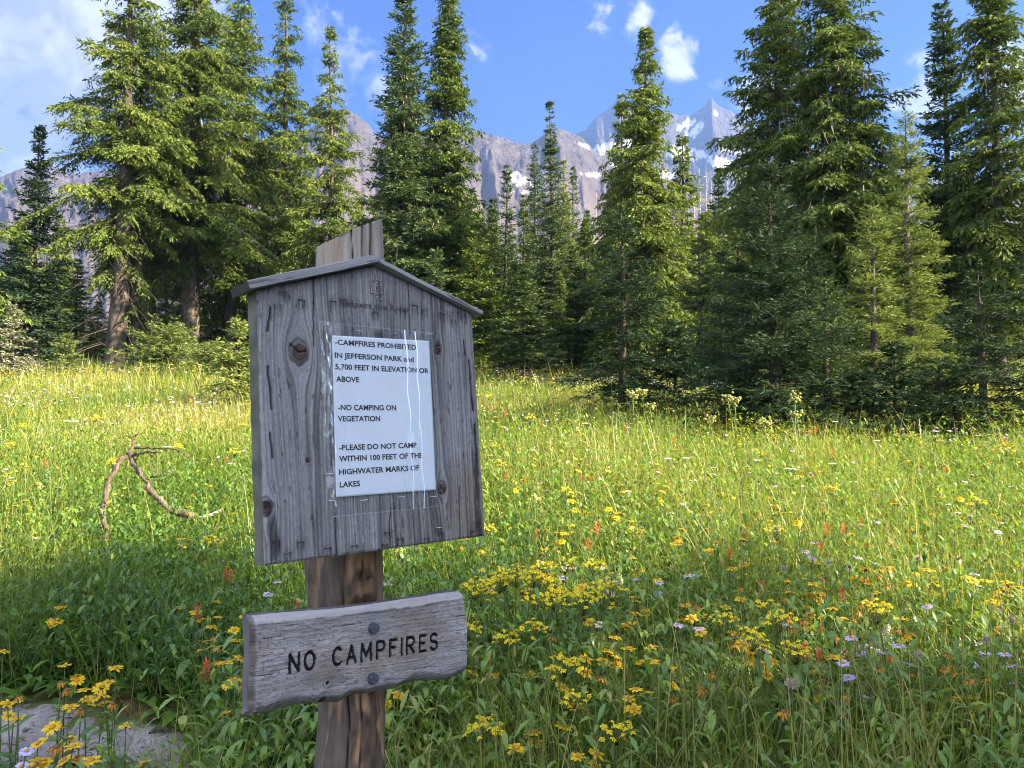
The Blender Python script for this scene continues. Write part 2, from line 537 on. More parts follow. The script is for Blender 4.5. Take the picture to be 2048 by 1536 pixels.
# ------------------------------------------------------------------ conifers
def conifer(seed, H, R, style='hemlock', cb=0.15, per_m=6.5, lod=1.0, r0=None, lean=(0, 0), dead=0, lichen=0, gap=0.0, tw=1.0, prof=0.85):
    """Meshes (trunk, crown, lichen) of one conifer of height H and crown radius R, base at the origin."""
    rg = np.random.default_rng(seed)
    r0 = r0 or 0.010 * H + 0.03
    lean = np.array(lean, float)

    def axis(h):
        t = np.asarray(h) / H
        wob = 0.02 * H * 0.25
        return np.stack([lean[0] * t + wob * (np.sin(t * 5 + seed) - np.sin(seed)), lean[1] * t + wob * (np.cos(t * 4 + seed) - np.cos(seed)), np.asarray(h)], -1)

    trunk = MB()
    hh = np.concatenate([[-0.25, 0.0, 0.12, 0.3], np.linspace(0.6, H, 26)])
    rr = r0 * np.clip(1 - hh / H, 0.0, 1) ** 0.85 * (1 + 0.35 * np.exp(-np.clip(hh, 0, None) / 0.25)) + 0.006
    V, Q, T3 = tube(axis(hh), rr, 12)
    V[:, :2] += (fbm(V[:, 0] * 9, V[:, 2] * 1.2, 3, seed % 50)[:, None] - 0.5) * 0.16 * r0 * 2 * (V[:, 2:3] < H * 0.8)
    trunk.add(V, Q, T3, 0.5)
    # ---- branches
    R = R * 1.22
    tw = tw * 1.08
    nb = int(per_m * 2.0 * H * (1 - cb))
    hb = cb * H + (H * 0.992 - cb * H) * np.sort(rg.random(nb)) ** 0.93
    if style != 'hemlock':                                # whorls
        wh = 0.17 + 0.012 * H
        hb = np.clip(np.round(hb / wh) * wh + rg.normal(0, 0.035, nb), cb * H, H * 0.992)
    t = (hb - cb * H) / (H * (1 - cb))
    az = np.arange(nb) * 2.39996 + rg.normal(0, 0.45, nb)
    pf = np.clip(1 - t, 0, 1) ** prof * (0.62 + 0.38 * sstep(0, 0.22, t))
    L = R * pf * np.where(rg.random(nb) < 0.3, 0.30 + 0.4 * rg.random(nb), 0.70 + 0.48 * rg.random(nb)) + 0.05 + 0.02 * H * (1 - t) * 0.5
    if gap:
        lump = vn(hb * 0.9 + 40, az * 0.5 + 10, seed % 40)
        keep = lump > gap * 0.6
        L = np.where(keep, L * (0.75 + 0.5 * lump), L * 0.4)
    if style == 'hemlock':
        e0 = -0.06 + 0.75 * t ** 1.6 + rg.normal(0, 0.24, nb)
        droop = 0.42 * (1 - 0.4 * t) + 0.12 * rg.random(nb)
        up = 0.10
    elif style == 'fir':
        e0 = -0.12 + 0.75 * t ** 1.5 + rg.normal(0, 0.09, nb)
        droop = 0.26 * (1 - t) + 0.0 * t
        up = 0.20
    else:                                                  # spreading young fir
        e0 = 0.10 + 0.7 * t ** 1.4 + rg.normal(0, 0.09, nb)
        droop = 0.20 * (1 - t)
        up = 0.12
    droop = np.broadcast_to(droop, (nb,))
    B0 = axis(hb)
    dh = np.stack([np.cos(az), np.sin(az), 0 * az], -1)
    lat = np.stack([-np.sin(az), np.cos(az), 0 * az], -1)
    up3 = np.array([0, 0, 1.0])

    def bpos(k, s):
        return (B0[k] + dh[k] * (L[k] * s * np.cos(e0[k]))[:, None]
                + up3 * (L[k] * (np.sin(e0[k]) * s - droop[k] * s ** 2 + up * 0.6 * s ** 4))[:, None]
                + lat[k] * (L[k] * 0.07 * np.sin(s * 4 + k))[:, None])

    def btan(k, s):
        return unit(dh[k] * np.cos(e0[k])[:, None] + up3 * (np.sin(e0[k]) - 2 * droop[k] * s + up * 2.4 * s ** 3)[:, None])

    # limbs in the trunk mesh
    ss = np.array([0, 0.25, 0.5, 0.78, 1.0])
    big = np.where(L > 0.22)[0]
    P = np.stack([bpos(big, np.full(len(big), s)) for s in ss], 1)
    rl = (0.006 + 0.011 * L[big])[:, None] * np.array([1.0, 0.8, 0.6, 0.35, 0.12])[None, :]
    a3 = np.arange(3) * 2 * np.pi / 3
    ring = (np.cos(a3)[:, None] * up3[None, :])[None, None] + (np.sin(a3)[None, :, None] * lat[big][:, None, :])[:, None]
    VV = (P[:, :, None, :] + rl[:, :, None, None] * ring).reshape(-1, 3)
    base = (np.arange(len(big)) * 15)[:, None, None]
    ii = (np.arange(4) * 3)[None, :, None]
    jj = np.arange(3)[None, None, :]
    kk = (jj + 1) % 3
    QQ = np.stack([base + ii + jj, base + ii + kk, base + ii + 3 + kk, base + ii + 3 + jj], -1).reshape(-1, 4)
    trunk.add(VV, QQ, None, 0.5)
    # dead bare branches under the crown
    for _ in range(dead):
        h = H * cb * (0.15 + 1.25 * rg.random())
        a = rg.random() * 6.283
        l = R * (0.25 + 0.5 * rg.random())
        d = np.array([math.cos(a), math.sin(a), 0])
        s = np.linspace(0, 1, 6)[:, None]
        pts = axis(np.array([h]))[0] + d * l * s + up3 * (l * (-0.15 * s - 0.45 * s ** 2)) + rg.normal(0, 0.03, (6, 3)) * s
        trunk.add(*tube(pts, np.linspace(0.016, 0.004, 6), 4), 0.5)
        for q in range(6):
            k = 1 + q % 5
            dd = unit(d + rg.normal(0, 0.7, 3) + np.array([0, 0, -0.3]))
            p2 = pts[k] + dd * np.linspace(0, 1, 3)[:, None] * l * (0.15 + 0.25 * rg.random()) + up3 * -0.05 * (np.linspace(0, 1, 3)[:, None]) ** 2
            trunk.add(*tube(p2, np.linspace(0.007, 0.002, 3), 3), 0.5)
    # ---- twigs along each branch
    sp = (0.100 if style == 'hemlock' else 0.090) / lod ** 0.5
    ns = np.maximum(3, np.ceil(L / sp).astype(int))
    kb = np.repeat(np.arange(nb), ns * 2)
    idx = np.concatenate([np.arange(n * 2) for n in ns])
    nsb = ns[kb]
    side = np.where(idx % 2 == 0, 1.0, -1.0)
    s0 = 0.04 + 0.06 * (L[kb] > 1.2)
    s = s0 + (1 - s0) * (idx // 2 + rg.random(len(idx))) / nsb
    s = np.clip(s, 0.05, 1.0)
    l2 = L[kb] * 0.42 * (1.02 - s) ** 0.7 + 0.07 + 0.05 * rg.random(len(kb))
    l2 = np.minimum(l2, 0.75) * (0.65 + 0.6 * rg.random(len(kb)))
    ang = 0.85 + rg.normal(0, 0.22, len(kb))
    tb = btan(kb, s)
    d2 = tb * np.cos(ang)[:, None] + lat[kb] * (side * np.sin(ang))[:, None]
    dz = (-0.28 if style == 'hemlock' else 0.02)
    d2 = unit(d2 + up3 * (dz + rg.normal(0, 0.28, len(kb)))[:, None])
    p2 = bpos(kb, s)
    rb = rg.random(nb)
    r2 = rg.random(len(kb))
    # ---- needle sprays along each twig
    sp3 = 0.038 / lod ** (0.5 if lod < 1 else 1.45)
    n3 = np.maximum(2, np.ceil(l2 / sp3).astype(int))
    k3 = np.repeat(np.arange(len(kb)), n3)
    i3 = np.concatenate([np.arange(n) for n in n3])
    u = (i3 + rg.random(len(i3))) / n3[k3]
    sd = np.where(i3 % 2 == 0, 1.0, -1.0)
    D = d2[k3]
    la = unit(np.cross(D, up3) + 1e-6)
    a3_ = 0.72 + rg.normal(0, 0.25, len(k3))
    dd = D * np.cos(a3_)[:, None] + la * (sd * np.sin(a3_))[:, None]
    dd = unit(dd + rg.normal(0, 0.30, (len(k3), 3)) + up3 * (-0.30 if style == 'hemlock' else 0.10))
    sag = 0.30 if style == 'hemlock' else 0.05
    p = p2[k3] + D * (u * l2[k3])[:, None] - up3 * (sag * l2[k3] * u ** 2)[:, None]
    l3 = (0.085 + 0.07 * rg.random(len(k3))) * (1.15 - 0.45 * u) * tw / lod ** (0.35 if lod < 1 else 0.8)
    wd = l3 * (0.125 + 0.075 * rg.random(len(k3))) / lod ** (0.3 if lod < 1 else 1.2)
    nv = unit(rg.normal(0, 1, (len(k3), 3)) + up3 * 0.9)
    sv = unit(np.cross(dd, nv))
    c0 = p
    c1 = p + dd * (0.45 * l3)[:, None] + sv * wd[:, None]
    c2 = p + dd * l3[:, None] - up3 * (0.12 * l3)[:, None]
    c3 = p + dd * (0.45 * l3)[:, None] - sv * wd[:, None]
    VV = np.stack([c0, c1, c2, c3], 1).reshape(-1, 3)
    QQ = np.arange(len(k3) * 4).reshape(-1, 4)
    tint = 0.15 + 0.34 * rb[kb][k3] + 0.22 * r2[k3] + 0.20 * rg.random(len(k3)) + 0.12 * u * (s[k3] > 0.6)
    crown = build_mesh('crown', VV, QQ, None, False, {'tint': np.repeat(tint, 4)})
    tmesh = trunk.mesh('trunk', True)
    lm = None
    if lichen:
        kl = rg.choice(np.where((t < 0.72) & (L > 0.5))[0], lichen)
        sl_ = 0.1 + 0.65 * rg.random(lichen)
        p = bpos(kl, sl_) + rg.normal(0, 0.05, (lichen, 3))
        ll = 0.10 + 0.34 * rg.random(lichen) ** 1.6
        wl = 0.008 + 0.020 * rg.random(lichen)
        a = rg.random(lichen) * 6.283
        sv = np.stack([np.cos(a), np.sin(a), 0 * a], -1) * wl[:, None]
        off = rg.normal(0, 0.03, (lichen, 3))
        rows = []
        for f, wf in ((0, 0.6), (0.4, 1.0), (0.75, 0.6), (1.0, 0.08)):
            c = p - up3 * (ll * f)[:, None] + off * (f * ll * 6)[:, None] * np.array([1, 1, 0])
            rows += [c + sv * wf, c - sv * wf]
        VV = np.stack(rows, 1).reshape(-1, 3)
        bb = (np.arange(lichen) * 8)[:, None]
        QQ = np.concatenate([bb + np.array([[0, 1, 3, 2]]) + 2 * q for q in range(3)], 0)
        lm = build_mesh('lichen', VV, QQ, None, False, {'tint': np.repeat(rg.random(lichen), 8)})
    return tmesh, crown, lm


def plant_tree(name, meshes, x, y, mat, bark, label, cat='conifer', group=None, scale=(1, 1, 1), rz=0.0):
    root = bpy.data.objects.new(name, None)
    COL.objects.link(root)
    root.empty_display_size = 0.2
    root.location = (x, y, float(g(x, y)) - 0.03)
    root.rotation_euler = (0, 0, rz)
    root.scale = scale
    tag(root, label, cat, group)
    link('trunk', meshes[0], bark, root)
    link('crown', meshes[1], mat, root)
    if meshes[2] is not None:
        tag(link('lichen', meshes[2], M_LICHEN, root), kind='stuff')
    return root


def at_depth(px, d):
    return (px - 1024.0) / FPX * d, d


def height_for(px, d, top):
    """Tree height that puts its top at photo row `top`."""
    x, y = at_depth(px, d)
    v = pixdir(px, top)
    return CAMZ + v.z / v.y * d - float(g(x, y))


# name, style, px, depth, top row, half width px, crown base, material, bark, options, label
HERO = [
    ('mountain_hemlock', 'hemlock', 226, 27.0, -150, 165, 0.25, M_HEM, M_BARK, dict(dead=34, lichen=500, gap=0.42, r0=0.33, lean=(0.35, 0), per_m=6.5), 'tall hemlock with bare grey lower trunk and layered drooping boughs, leftmost of the two giants'),
    ('mountain_hemlock', 'hemlock', 260, 27.6, 40, 120, 0.42, M_HEM, M_BARKD, dict(dead=24, lichen=200, gap=0.5, r0=0.27, lean=(0.3, 0)), 'dark slimmer hemlock trunk pressed against the right side of a pale trunk'),
    ('mountain_hemlock', 'hemlock', 376, 30.0, -170, 190, 0.20, M_HEM, M_BARK, dict(dead=26, lichen=900, gap=0.34, r0=0.40, lean=(0.2, 0), per_m=8.0), 'huge leafy hemlock with thick pale trunk base and sunlit tiers, hung with lichen'),
    ('mountain_hemlock', 'hemlock', 303, 31.5, 150, 95, 0.30, M_HEM, M_BARKD, dict(dead=20, lichen=120, gap=0.4), 'thin dark hemlock half hidden between the two giant hemlocks'),
    ('mountain_hemlock', 'hemlock', 460, 32.0, -60, 165, 0.14, M_HEM, M_BARK, dict(lichen=500, gap=0.35, dead=10), 'dense hemlock standing just right of the huge lichen hung one'),
    ('mountain_hemlock', 'hemlock', 553, 33.0, -70, 92, 0.10, M_HEM, M_BARK, dict(lichen=200, gap=0.25), 'narrow hemlock spire at the right edge of the big hemlock clump'),
    ('mountain_hemlock', 'hemlock', 652, 30.0, 52, 104, 0.10, M_HEM, M_BARK, dict(lichen=120, gap=0.30, per_m=7), 'solitary slim hemlock with open tiers rising behind the post top'),
    ('mountain_hemlock', 'hemlock', 598, 34.0, 215, 75, 0.12, M_HEM, M_BARK, dict(lichen=150, gap=0.3), 'short hemlock tucked left of the solitary slim hemlock'),
    ('subalpine_fir', 'fir', 812, 25.0, -80, 92, 0.05, M_FIR, M_BARKD, dict(lichen=700, gap=0.1, per_m=13), 'tall blue green fir directly above the notice board'),
    ('mountain_hemlock', 'hemlock', 896, 26.0, -90, 98, 0.06, M_HEM, M_BARK, dict(lichen=400, gap=0.08, per_m=14), 'tall yellow green hemlock leaning against the fir above the notice board'),
    ('subalpine_fir', 'fir', 1012, 36.0, 325, 46, 0.05, M_FIR, M_BARKD, {}, 'small fir standing before the pink scree at the meadow back'),
    ('subalpine_fir', 'fir', 1066, 40.0, 285, 46, 0.05, M_FIR, M_BARKD, {}, 'slender fir spire left of the tallest middle spire'),
    ('subalpine_fir', 'fir', 1100, 33.0, 205, 72, 0.05, M_FIR, M_BARKD, dict(prof=1.25, per_m=9), 'thin pointed fir spire, tallest in the middle gap below the mountain'),
    ('subalpine_fir', 'fir', 1131, 41.0, 320, 42, 0.05, M_LIME, M_BARKD, {}, 'pale fir just right of the tallest middle spire'),
    ('subalpine_fir', 'fir', 1151, 44.0, 335, 40, 0.05, M_FIR, M_BARKD, {}, 'lower twin of the pale fir in the middle gap'),
    ('mountain_hemlock', 'hemlock', 1302, 23.5, 42, 128, 0.10, M_HEM, M_BARK, dict(lichen=400, gap=0.08, per_m=14, prof=0.95), 'broad dark hemlock with nodding tip standing before the snowy peak'),
    ('mountain_hemlock', 'hemlock', 1247, 25.0, 182, 82, 0.10, M_HEM, M_BARK, dict(gap=0.2, per_m=8), 'narrow hemlock tip beside the left flank of the broad dark hemlock'),
    ('mountain_hemlock', 'hemlock', 1368, 25.0, 262, 70, 0.08, M_HEM, M_BARK, dict(gap=0.1, per_m=9), 'bright green hemlock against the right flank of the broad dark one'),
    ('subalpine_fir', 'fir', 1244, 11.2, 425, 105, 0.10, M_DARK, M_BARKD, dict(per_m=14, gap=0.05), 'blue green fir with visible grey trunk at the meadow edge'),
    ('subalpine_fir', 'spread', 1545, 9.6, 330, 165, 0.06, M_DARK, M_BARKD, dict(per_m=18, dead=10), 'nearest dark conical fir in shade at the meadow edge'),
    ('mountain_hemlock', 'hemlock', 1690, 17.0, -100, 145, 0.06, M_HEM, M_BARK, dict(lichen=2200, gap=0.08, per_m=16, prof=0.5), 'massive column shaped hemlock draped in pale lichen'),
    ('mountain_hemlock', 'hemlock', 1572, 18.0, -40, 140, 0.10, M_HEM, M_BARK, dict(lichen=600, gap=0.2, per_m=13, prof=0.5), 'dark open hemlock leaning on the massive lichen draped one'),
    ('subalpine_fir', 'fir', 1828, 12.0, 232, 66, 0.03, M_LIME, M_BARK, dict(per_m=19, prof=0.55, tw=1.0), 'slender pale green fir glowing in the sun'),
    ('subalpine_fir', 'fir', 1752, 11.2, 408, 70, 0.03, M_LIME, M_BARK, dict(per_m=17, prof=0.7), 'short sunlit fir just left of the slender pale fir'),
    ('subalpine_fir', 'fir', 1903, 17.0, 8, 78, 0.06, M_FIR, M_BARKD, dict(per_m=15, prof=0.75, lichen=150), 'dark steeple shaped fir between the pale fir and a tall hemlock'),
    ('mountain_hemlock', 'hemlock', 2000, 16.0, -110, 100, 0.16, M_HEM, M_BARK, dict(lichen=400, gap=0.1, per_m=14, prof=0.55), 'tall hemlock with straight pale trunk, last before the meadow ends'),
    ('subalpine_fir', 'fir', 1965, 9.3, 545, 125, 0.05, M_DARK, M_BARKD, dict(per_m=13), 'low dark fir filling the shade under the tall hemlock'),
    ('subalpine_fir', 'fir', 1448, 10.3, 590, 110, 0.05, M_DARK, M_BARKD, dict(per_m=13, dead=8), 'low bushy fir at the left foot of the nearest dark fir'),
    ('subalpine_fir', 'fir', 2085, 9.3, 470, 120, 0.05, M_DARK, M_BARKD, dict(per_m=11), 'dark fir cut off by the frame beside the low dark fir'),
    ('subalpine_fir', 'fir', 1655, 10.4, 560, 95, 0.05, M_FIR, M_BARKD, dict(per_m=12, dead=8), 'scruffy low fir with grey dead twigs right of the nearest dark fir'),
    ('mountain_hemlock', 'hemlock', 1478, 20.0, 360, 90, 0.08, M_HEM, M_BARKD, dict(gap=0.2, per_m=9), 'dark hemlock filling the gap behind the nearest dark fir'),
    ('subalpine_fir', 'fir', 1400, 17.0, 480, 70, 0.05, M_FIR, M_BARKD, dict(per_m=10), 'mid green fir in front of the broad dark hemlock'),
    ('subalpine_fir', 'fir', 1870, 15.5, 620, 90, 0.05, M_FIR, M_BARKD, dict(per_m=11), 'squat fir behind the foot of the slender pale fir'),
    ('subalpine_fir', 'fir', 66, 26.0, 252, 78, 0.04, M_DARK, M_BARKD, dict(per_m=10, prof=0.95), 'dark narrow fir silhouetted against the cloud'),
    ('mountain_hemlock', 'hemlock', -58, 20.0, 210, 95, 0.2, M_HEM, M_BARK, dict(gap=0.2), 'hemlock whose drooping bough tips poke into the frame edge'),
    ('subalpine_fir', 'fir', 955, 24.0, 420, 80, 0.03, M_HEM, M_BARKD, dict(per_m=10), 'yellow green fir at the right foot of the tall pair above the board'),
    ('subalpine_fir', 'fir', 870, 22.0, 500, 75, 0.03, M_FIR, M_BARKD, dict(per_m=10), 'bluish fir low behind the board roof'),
]
for n_, (name, style, px, d, top, hw, cb, mat, bark, kw, label) in enumerate(HERO):
    x, y = at_depth(px, d)
    H = height_for(px, d, top)
    R = hw / FPX * d
    lod = 1.6 if d < 15 else 0.9 if d < 20 else 0.62
    plant_tree(name, conifer(100 + n_, H, R, style, cb, lod=lod, **kw), x, y, mat, bark, label)

# saplings in and around the meadow
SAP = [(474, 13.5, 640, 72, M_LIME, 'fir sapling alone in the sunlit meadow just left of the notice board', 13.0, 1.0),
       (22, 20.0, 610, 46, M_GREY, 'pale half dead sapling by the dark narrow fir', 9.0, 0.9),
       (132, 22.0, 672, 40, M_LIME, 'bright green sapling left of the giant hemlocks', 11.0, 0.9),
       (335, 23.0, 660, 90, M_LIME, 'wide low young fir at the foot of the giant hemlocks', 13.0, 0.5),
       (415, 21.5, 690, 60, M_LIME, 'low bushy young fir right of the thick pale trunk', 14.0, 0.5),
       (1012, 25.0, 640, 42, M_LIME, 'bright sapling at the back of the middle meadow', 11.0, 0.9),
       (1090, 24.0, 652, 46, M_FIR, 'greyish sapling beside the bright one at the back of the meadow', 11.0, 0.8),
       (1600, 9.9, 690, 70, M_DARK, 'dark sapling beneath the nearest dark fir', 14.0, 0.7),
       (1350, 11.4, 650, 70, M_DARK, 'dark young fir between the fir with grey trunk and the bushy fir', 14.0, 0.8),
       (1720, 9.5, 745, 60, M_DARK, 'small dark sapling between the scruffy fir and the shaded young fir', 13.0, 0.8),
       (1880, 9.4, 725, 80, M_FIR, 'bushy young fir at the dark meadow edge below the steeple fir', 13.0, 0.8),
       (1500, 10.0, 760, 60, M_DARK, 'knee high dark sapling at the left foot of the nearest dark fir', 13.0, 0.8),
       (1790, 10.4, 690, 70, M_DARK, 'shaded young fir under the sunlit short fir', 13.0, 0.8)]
for n_, (px, d, top, hw, mat, label, pm, pr) in enumerate(SAP):
    x, y = at_depth(px, d)
    plant_tree('fir_sapling', conifer(300 + n_, height_for(px, d, top), hw / FPX * d, 'spread', 0.04, per_m=pm * 1.8, prof=pr, tw=0.8, r0=0.03), x, y, mat, M_BARKD, label, 'sapling')

# the forest behind: copies of a few trees, one object each
rg = np.random.default_rng(5)
pool = [conifer(500 + k, 9.0, 1.25 + 0.2 * (k % 3), 'fir' if k % 2 else 'hemlock', 0.05, per_m=8, lod=0.42, gap=0.1, tw=1.1) for k in range(5)]
protos = []
for k, ms in enumerate(pool):
    ms[1].materials.append(M_FIR if k % 2 else M_HEM)
spots = []
for px in np.arange(-330, 2420, 38.0):
    for row in range(2):
        p_ = px + rg.uniform(-19, 19)
        d = rg.uniform(34, 46) if row == 0 else rg.uniform(48, 85)
        if 150 < p_ < 760:
            if rg.random() < 0.45:
                continue
            top = rg.uniform(500, 640) if row == 0 else rg.uniform(540, 650)
        elif 960 < p_ < 1230:
            top = rg.uniform(440, 560) if row == 0 else rg.uniform(385, 470)
        elif p_ <= 150:
            top = rg.uniform(430, 600)
        else:
            top = rg.uniform(330, 560) if row == 0 else rg.uniform(400, 520)
        spots.append((p_, d, top))
for px in (1180, 1215, 1340, 1400, 1430, 1700, 1780, 1860, 1935, 1980, 980, 1040, 1160, 770, 840, 1270, 1500, 1620):
    spots.append((px + rg.uniform(-10, 10), rg.uniform(21, 30), rg.uniform(480, 620)))
for px, d, top in ((95, 33, 560), (150, 36, 520), (190, 34, 600), (285, 37, 560), (330, 35, 470), (345, 40, 590), (420, 36, 560), (445, 34, 520), (500, 37, 540), (520, 34, 480), (560, 38, 500), (600, 35, 540), (640, 37, 520), (680, 34, 470), (720, 36, 430), (120, 40, 440), (15, 34, 470), (-20, 30, 520), (975, 31, 500), (1030, 33, 520), (1060, 30, 560), (1085, 35, 470), (1120, 31, 540), (1150, 33, 500), (1190, 30, 520), (1225, 33, 450), (1175, 37, 430), (990, 37, 440), (745, 33, 400), (700, 38, 500), (780, 30, 520), (930, 31, 470), (480, 40, 420), (250, 40, 480), (715, 42, 385), (735, 36, 440), (945, 40, 380), (985, 44, 400), (1045, 46, 385), (1420, 30, 420), (1450, 34, 400), (40, 38, 440), (110, 44, 430), (1790, 24, 330), (1860, 26, 360), (1940, 24, 300), (1500, 26, 330)):
    spots.append((px, d, top))
for n_, (px, d, top) in enumerate(spots):
    x, y = at_depth(px, d)
    H = height_for(px, d, top)
    s = H / 9.0
    k = int(rg.integers(5))
    sx = s ** 0.6 * rg.uniform(0.85, 1.15) * (1.15 if d < 31 else 1.0)
    plant_tree('forest_fir' if k % 2 else 'forest_hemlock', pool[k], x, y, None, M_BARKD,
               'pointed fir standing back in the forest row' if k % 2 else 'soft tipped hemlock standing back in the forest row', 'conifer',
               'firs in the forest behind the meadow' if k % 2 else 'hemlocks in the forest behind the meadow', (sx, sx, s), rg.uniform(0, 6.28))

# trees that stand to the right of and behind the camera and shade the foreground
shade_pool = [conifer(600 + k, 13.0, 2.3, 'hemlock', 0.04, per_m=2.7 if k < 2 else 9.0, lod=0.42, gap=0.3 if k < 2 else 0.0, tw=1.35) for k in range(3)]
for k, ms in enumerate(shade_pool):
    ms[1].materials.append(M_HEM)
SHADE = [(11.0, -2.0, 1.05), (9.5, -7.2, 1.1), (13.0, -5.0, 1.2), (14.5, -8.5, 1.2), (7.2, -6.6, 0.9), (16.0, -2.6, 1.1), (12.0, -11.0, 1.2), (18.0, -11.0, 1.3), (17.0, -6.0, 1.3),
         (6.0, -9.5, 1.0)]
SHADE = [(x, y + 1.1, s, 1.0) for x, y, s in SHADE] + [(7.6, -0.75, 0.90, 1.0), (9.2, 2.3, 0.36, 0.5), (12.8, 4.2, 0.48, 0.45), (17.0, 6.4, 0.62, 0.45)]
for n_, (x, y, s, sq) in enumerate(SHADE):
    plant_tree('mountain_hemlock', shade_pool[2 if 7.0 < x < 8.0 else n_ % 2], x, y, None, M_BARK, 'hemlock beyond the frame that throws shade over the sign', 'conifer',
               'hemlocks beside the viewpoint', (s * 1.05 * sq, s * 1.05 * sq, s), rg.uniform(0, 6.28))

# grey snags on the burnt slope below the snowfield
for n_, px in enumerate((1405, 1418, 1428, 1441, 1452, 1461, 1474, 1486, 1380, 1393, 1240, 1195)):
    d = rg.uniform(110, 150)
    x, y = at_depth(px, d)
    H = height_for(px, d, rg.uniform(322, 352) if px > 1300 else 385)
    mb = MB()
    hh = np.linspace(0, H, 8)
    mb.add(*tube(np.c_[hh * 0, hh * 0, hh], 0.30 * (1 - hh / H) + 0.05, 6))
    for q in range(46):
        h = H * (0.3 + 0.68 * rg.random())
        a = rg.random() * 6.28
        l = (H - h) * 0.10 + 0.5
        mb.add(*tube(np.array([[0, 0, h], [math.cos(a) * l, math.sin(a) * l, h - 0.25 * l]]), [0.07, 0.03], 3))
    o = link('dead_tree', mb.mesh('dead_tree'), M_DEAD, None, (x, y, float(g(x, y))))
    tag(o, 'bare grey snag on the slope below the snowfield', 'dead tree', 'grey snags below the snowfield')

# ------------------------------------------------------------------ the sign
BX = Vector((0.74748, 0.66423, 0.00858))
BU = Vector((-0.06492, 0.06018, 0.99607))
BA = Vector((-0.66110, 0.74510, -0.08811))     # away from the viewer
Z0 = 1.10                                      # height of the board's lower edge above the root
SO = Vector((-0.22292, 1.38713, 1.27771)) - BU * Z0
ROT = Matrix((BX, BA, BU)).transposed()


def sign_root(name):
    o = bpy.data.objects.new(name, None)
    COL.objects.link(o)
    o.empty_display_size = 0.1
    o.matrix_world = Matrix.Translation(SO) @ ROT.to_4x4()
    return o


sign = sign_root('trail_signpost')
tag(sign, 'weathered grey notice board and carved NO CAMPFIRES plank on a rough log post', 'signpost')

M_WOOD = attr_mat('weathered_board', 0.88, 0.18, ((1, 1, 0.10), 420.0, 0.55, 0.0012))
M_PLANK = attr_mat('weathered_plank', 0.85, 0.2, ((0.12, 1, 1), 420.0, 0.5, 0.0012))
M_LOG = attr_mat('log_wood', 0.8, 0.25, ((1, 1, 0.12), 160.0, 0.5, 0.003))


def seg_dist(x, y, p, q):
    px, py = p
    dx, dy = q[0] - px, q[1] - py
    t = np.clip(((x - px) * dx + (y - py) * dy) / (dx * dx + dy * dy + 1e-12), 0, 1)
    return np.hypot(x - px - t * dx, y - py - t * dy)


def relief_panel(name, X, ZV, Y, colr, depth, back_col, mat, parent):
    """Closed panel: front is the height field (X, Y, ZV) [nu, nv], back is flat at y = depth."""
    nu, nv = X.shape
    V = np.stack([X, Y, ZV], -1).reshape(-1, 3)
    Q = grid_quads(nu, nv)[:, ::-1]
    idx = np.arange(nu * nv).reshape(nu, nv)
    loop = np.concatenate([idx[:-1, 0], idx[-1, :-1], idx[1:, -1][::-1], idx[0, 1:][::-1]])
    L1 = V[loop]
    L2 = L1.copy()
    L2[:, 1] = depth
    L2[:, 1] += (vn(L1[:, 0] * 60, L1[:, 2] * 60, 3) - 0.5) * 0.002
    mid = (L1 + L2) / 2
    m = len(loop)
    base = len(V)
    k = np.arange(m)
    k2 = (k + 1) % m
    # own ring of vertices so that the edge faces get their own colour
    V = np.concatenate([V, L1, mid, L2, [[X.mean(), depth, ZV.mean()]]])
    a, bb, c, e = base, base + m, base + 2 * m, base + 3 * m
    Qs = np.concatenate([np.stack([a + k, a + k2, bb + k2, bb + k], -1), np.stack([bb + k, bb + k2, c + k2, c + k], -1)])
    T = np.stack([c + k, c + k2, np.full(m, e)], -1)
    er = back_col * (0.65 + 0.7 * vn(L1[:, 2] * 40 + L1[:, 0] * 40, L1[:, 1] * 0, 8))[:, None]
    er2 = back_col * (0.65 + 0.7 * vn(L1[:, 2] * 40 + L1[:, 0] * 40, L1[:, 1] * 0 + 3, 9))[:, None]
    C = np.concatenate([colr.reshape(-1, 3), er, er2, er2, er2[:1]])
    me = build_mesh(name, V, np.concatenate([Q, Qs]), T, False, None, {'albedo': C})
    sm = np.ones(len(me.polygons), bool)
    sm[len(Q):] = False
    me.polygons.foreach_set('use_smooth', sm)
    return link(name, me, mat, parent)


# ---- notice board -----------------------------------------------------------
BW, BH, BP = 0.2275, 0.4485, 0.5195
nu, nv = 400, 470
uu = np.linspace(-1, 1, nu)
vv = np.linspace(0, 1, nv)
U, Vn = np.meshgrid(uu * BW, vv, indexing='ij')
TOP = BP - (BP - BH) * np.abs(U) / BW
VB = Vn * TOP
edge_l = 0.003 * (fbm(VB * 30, VB * 0 + 1, 3, 5) - 0.5)
U = U + edge_l * (np.abs(U) / BW) ** 8
psi = U.copy()
KNOTS = [(-0.157, 0.348, 0.017, 1.25), (0.136, 0.368, 0.007, 1.2), (0.127, 0.100, 0.010, 1.2), (-0.222, 0.091, 0.011, 1.3), (-0.147, 0.164, 0.0035, 1.0)]
near = np.zeros_like(U)
for ku, kv, kr, kk in KNOTS:
    du, dv = U - ku, (VB - kv) / 1.9
    d2 = du * du + dv * dv + 1e-7
    R_ = kr * 1.15
    psi = psi - du * np.clip(R_ * R_ / d2, 0, 0.97)
    near = np.maximum(near, np.exp(-d2 / (2.2 * kr) ** 2))
wv = (fbm(U * 6, VB * 2.2, 3, 11) - 0.5) * 0.020 + (fbm(U * 30, VB * 7, 2, 12) - 0.5) * 0.003
q = psi + wv
g1 = vn(q * 360, VB * 5, 1)
g2 = vn(q * 760, VB * 12, 2)
g3 = fbm(q * 60, VB * 2.0, 4, 3)
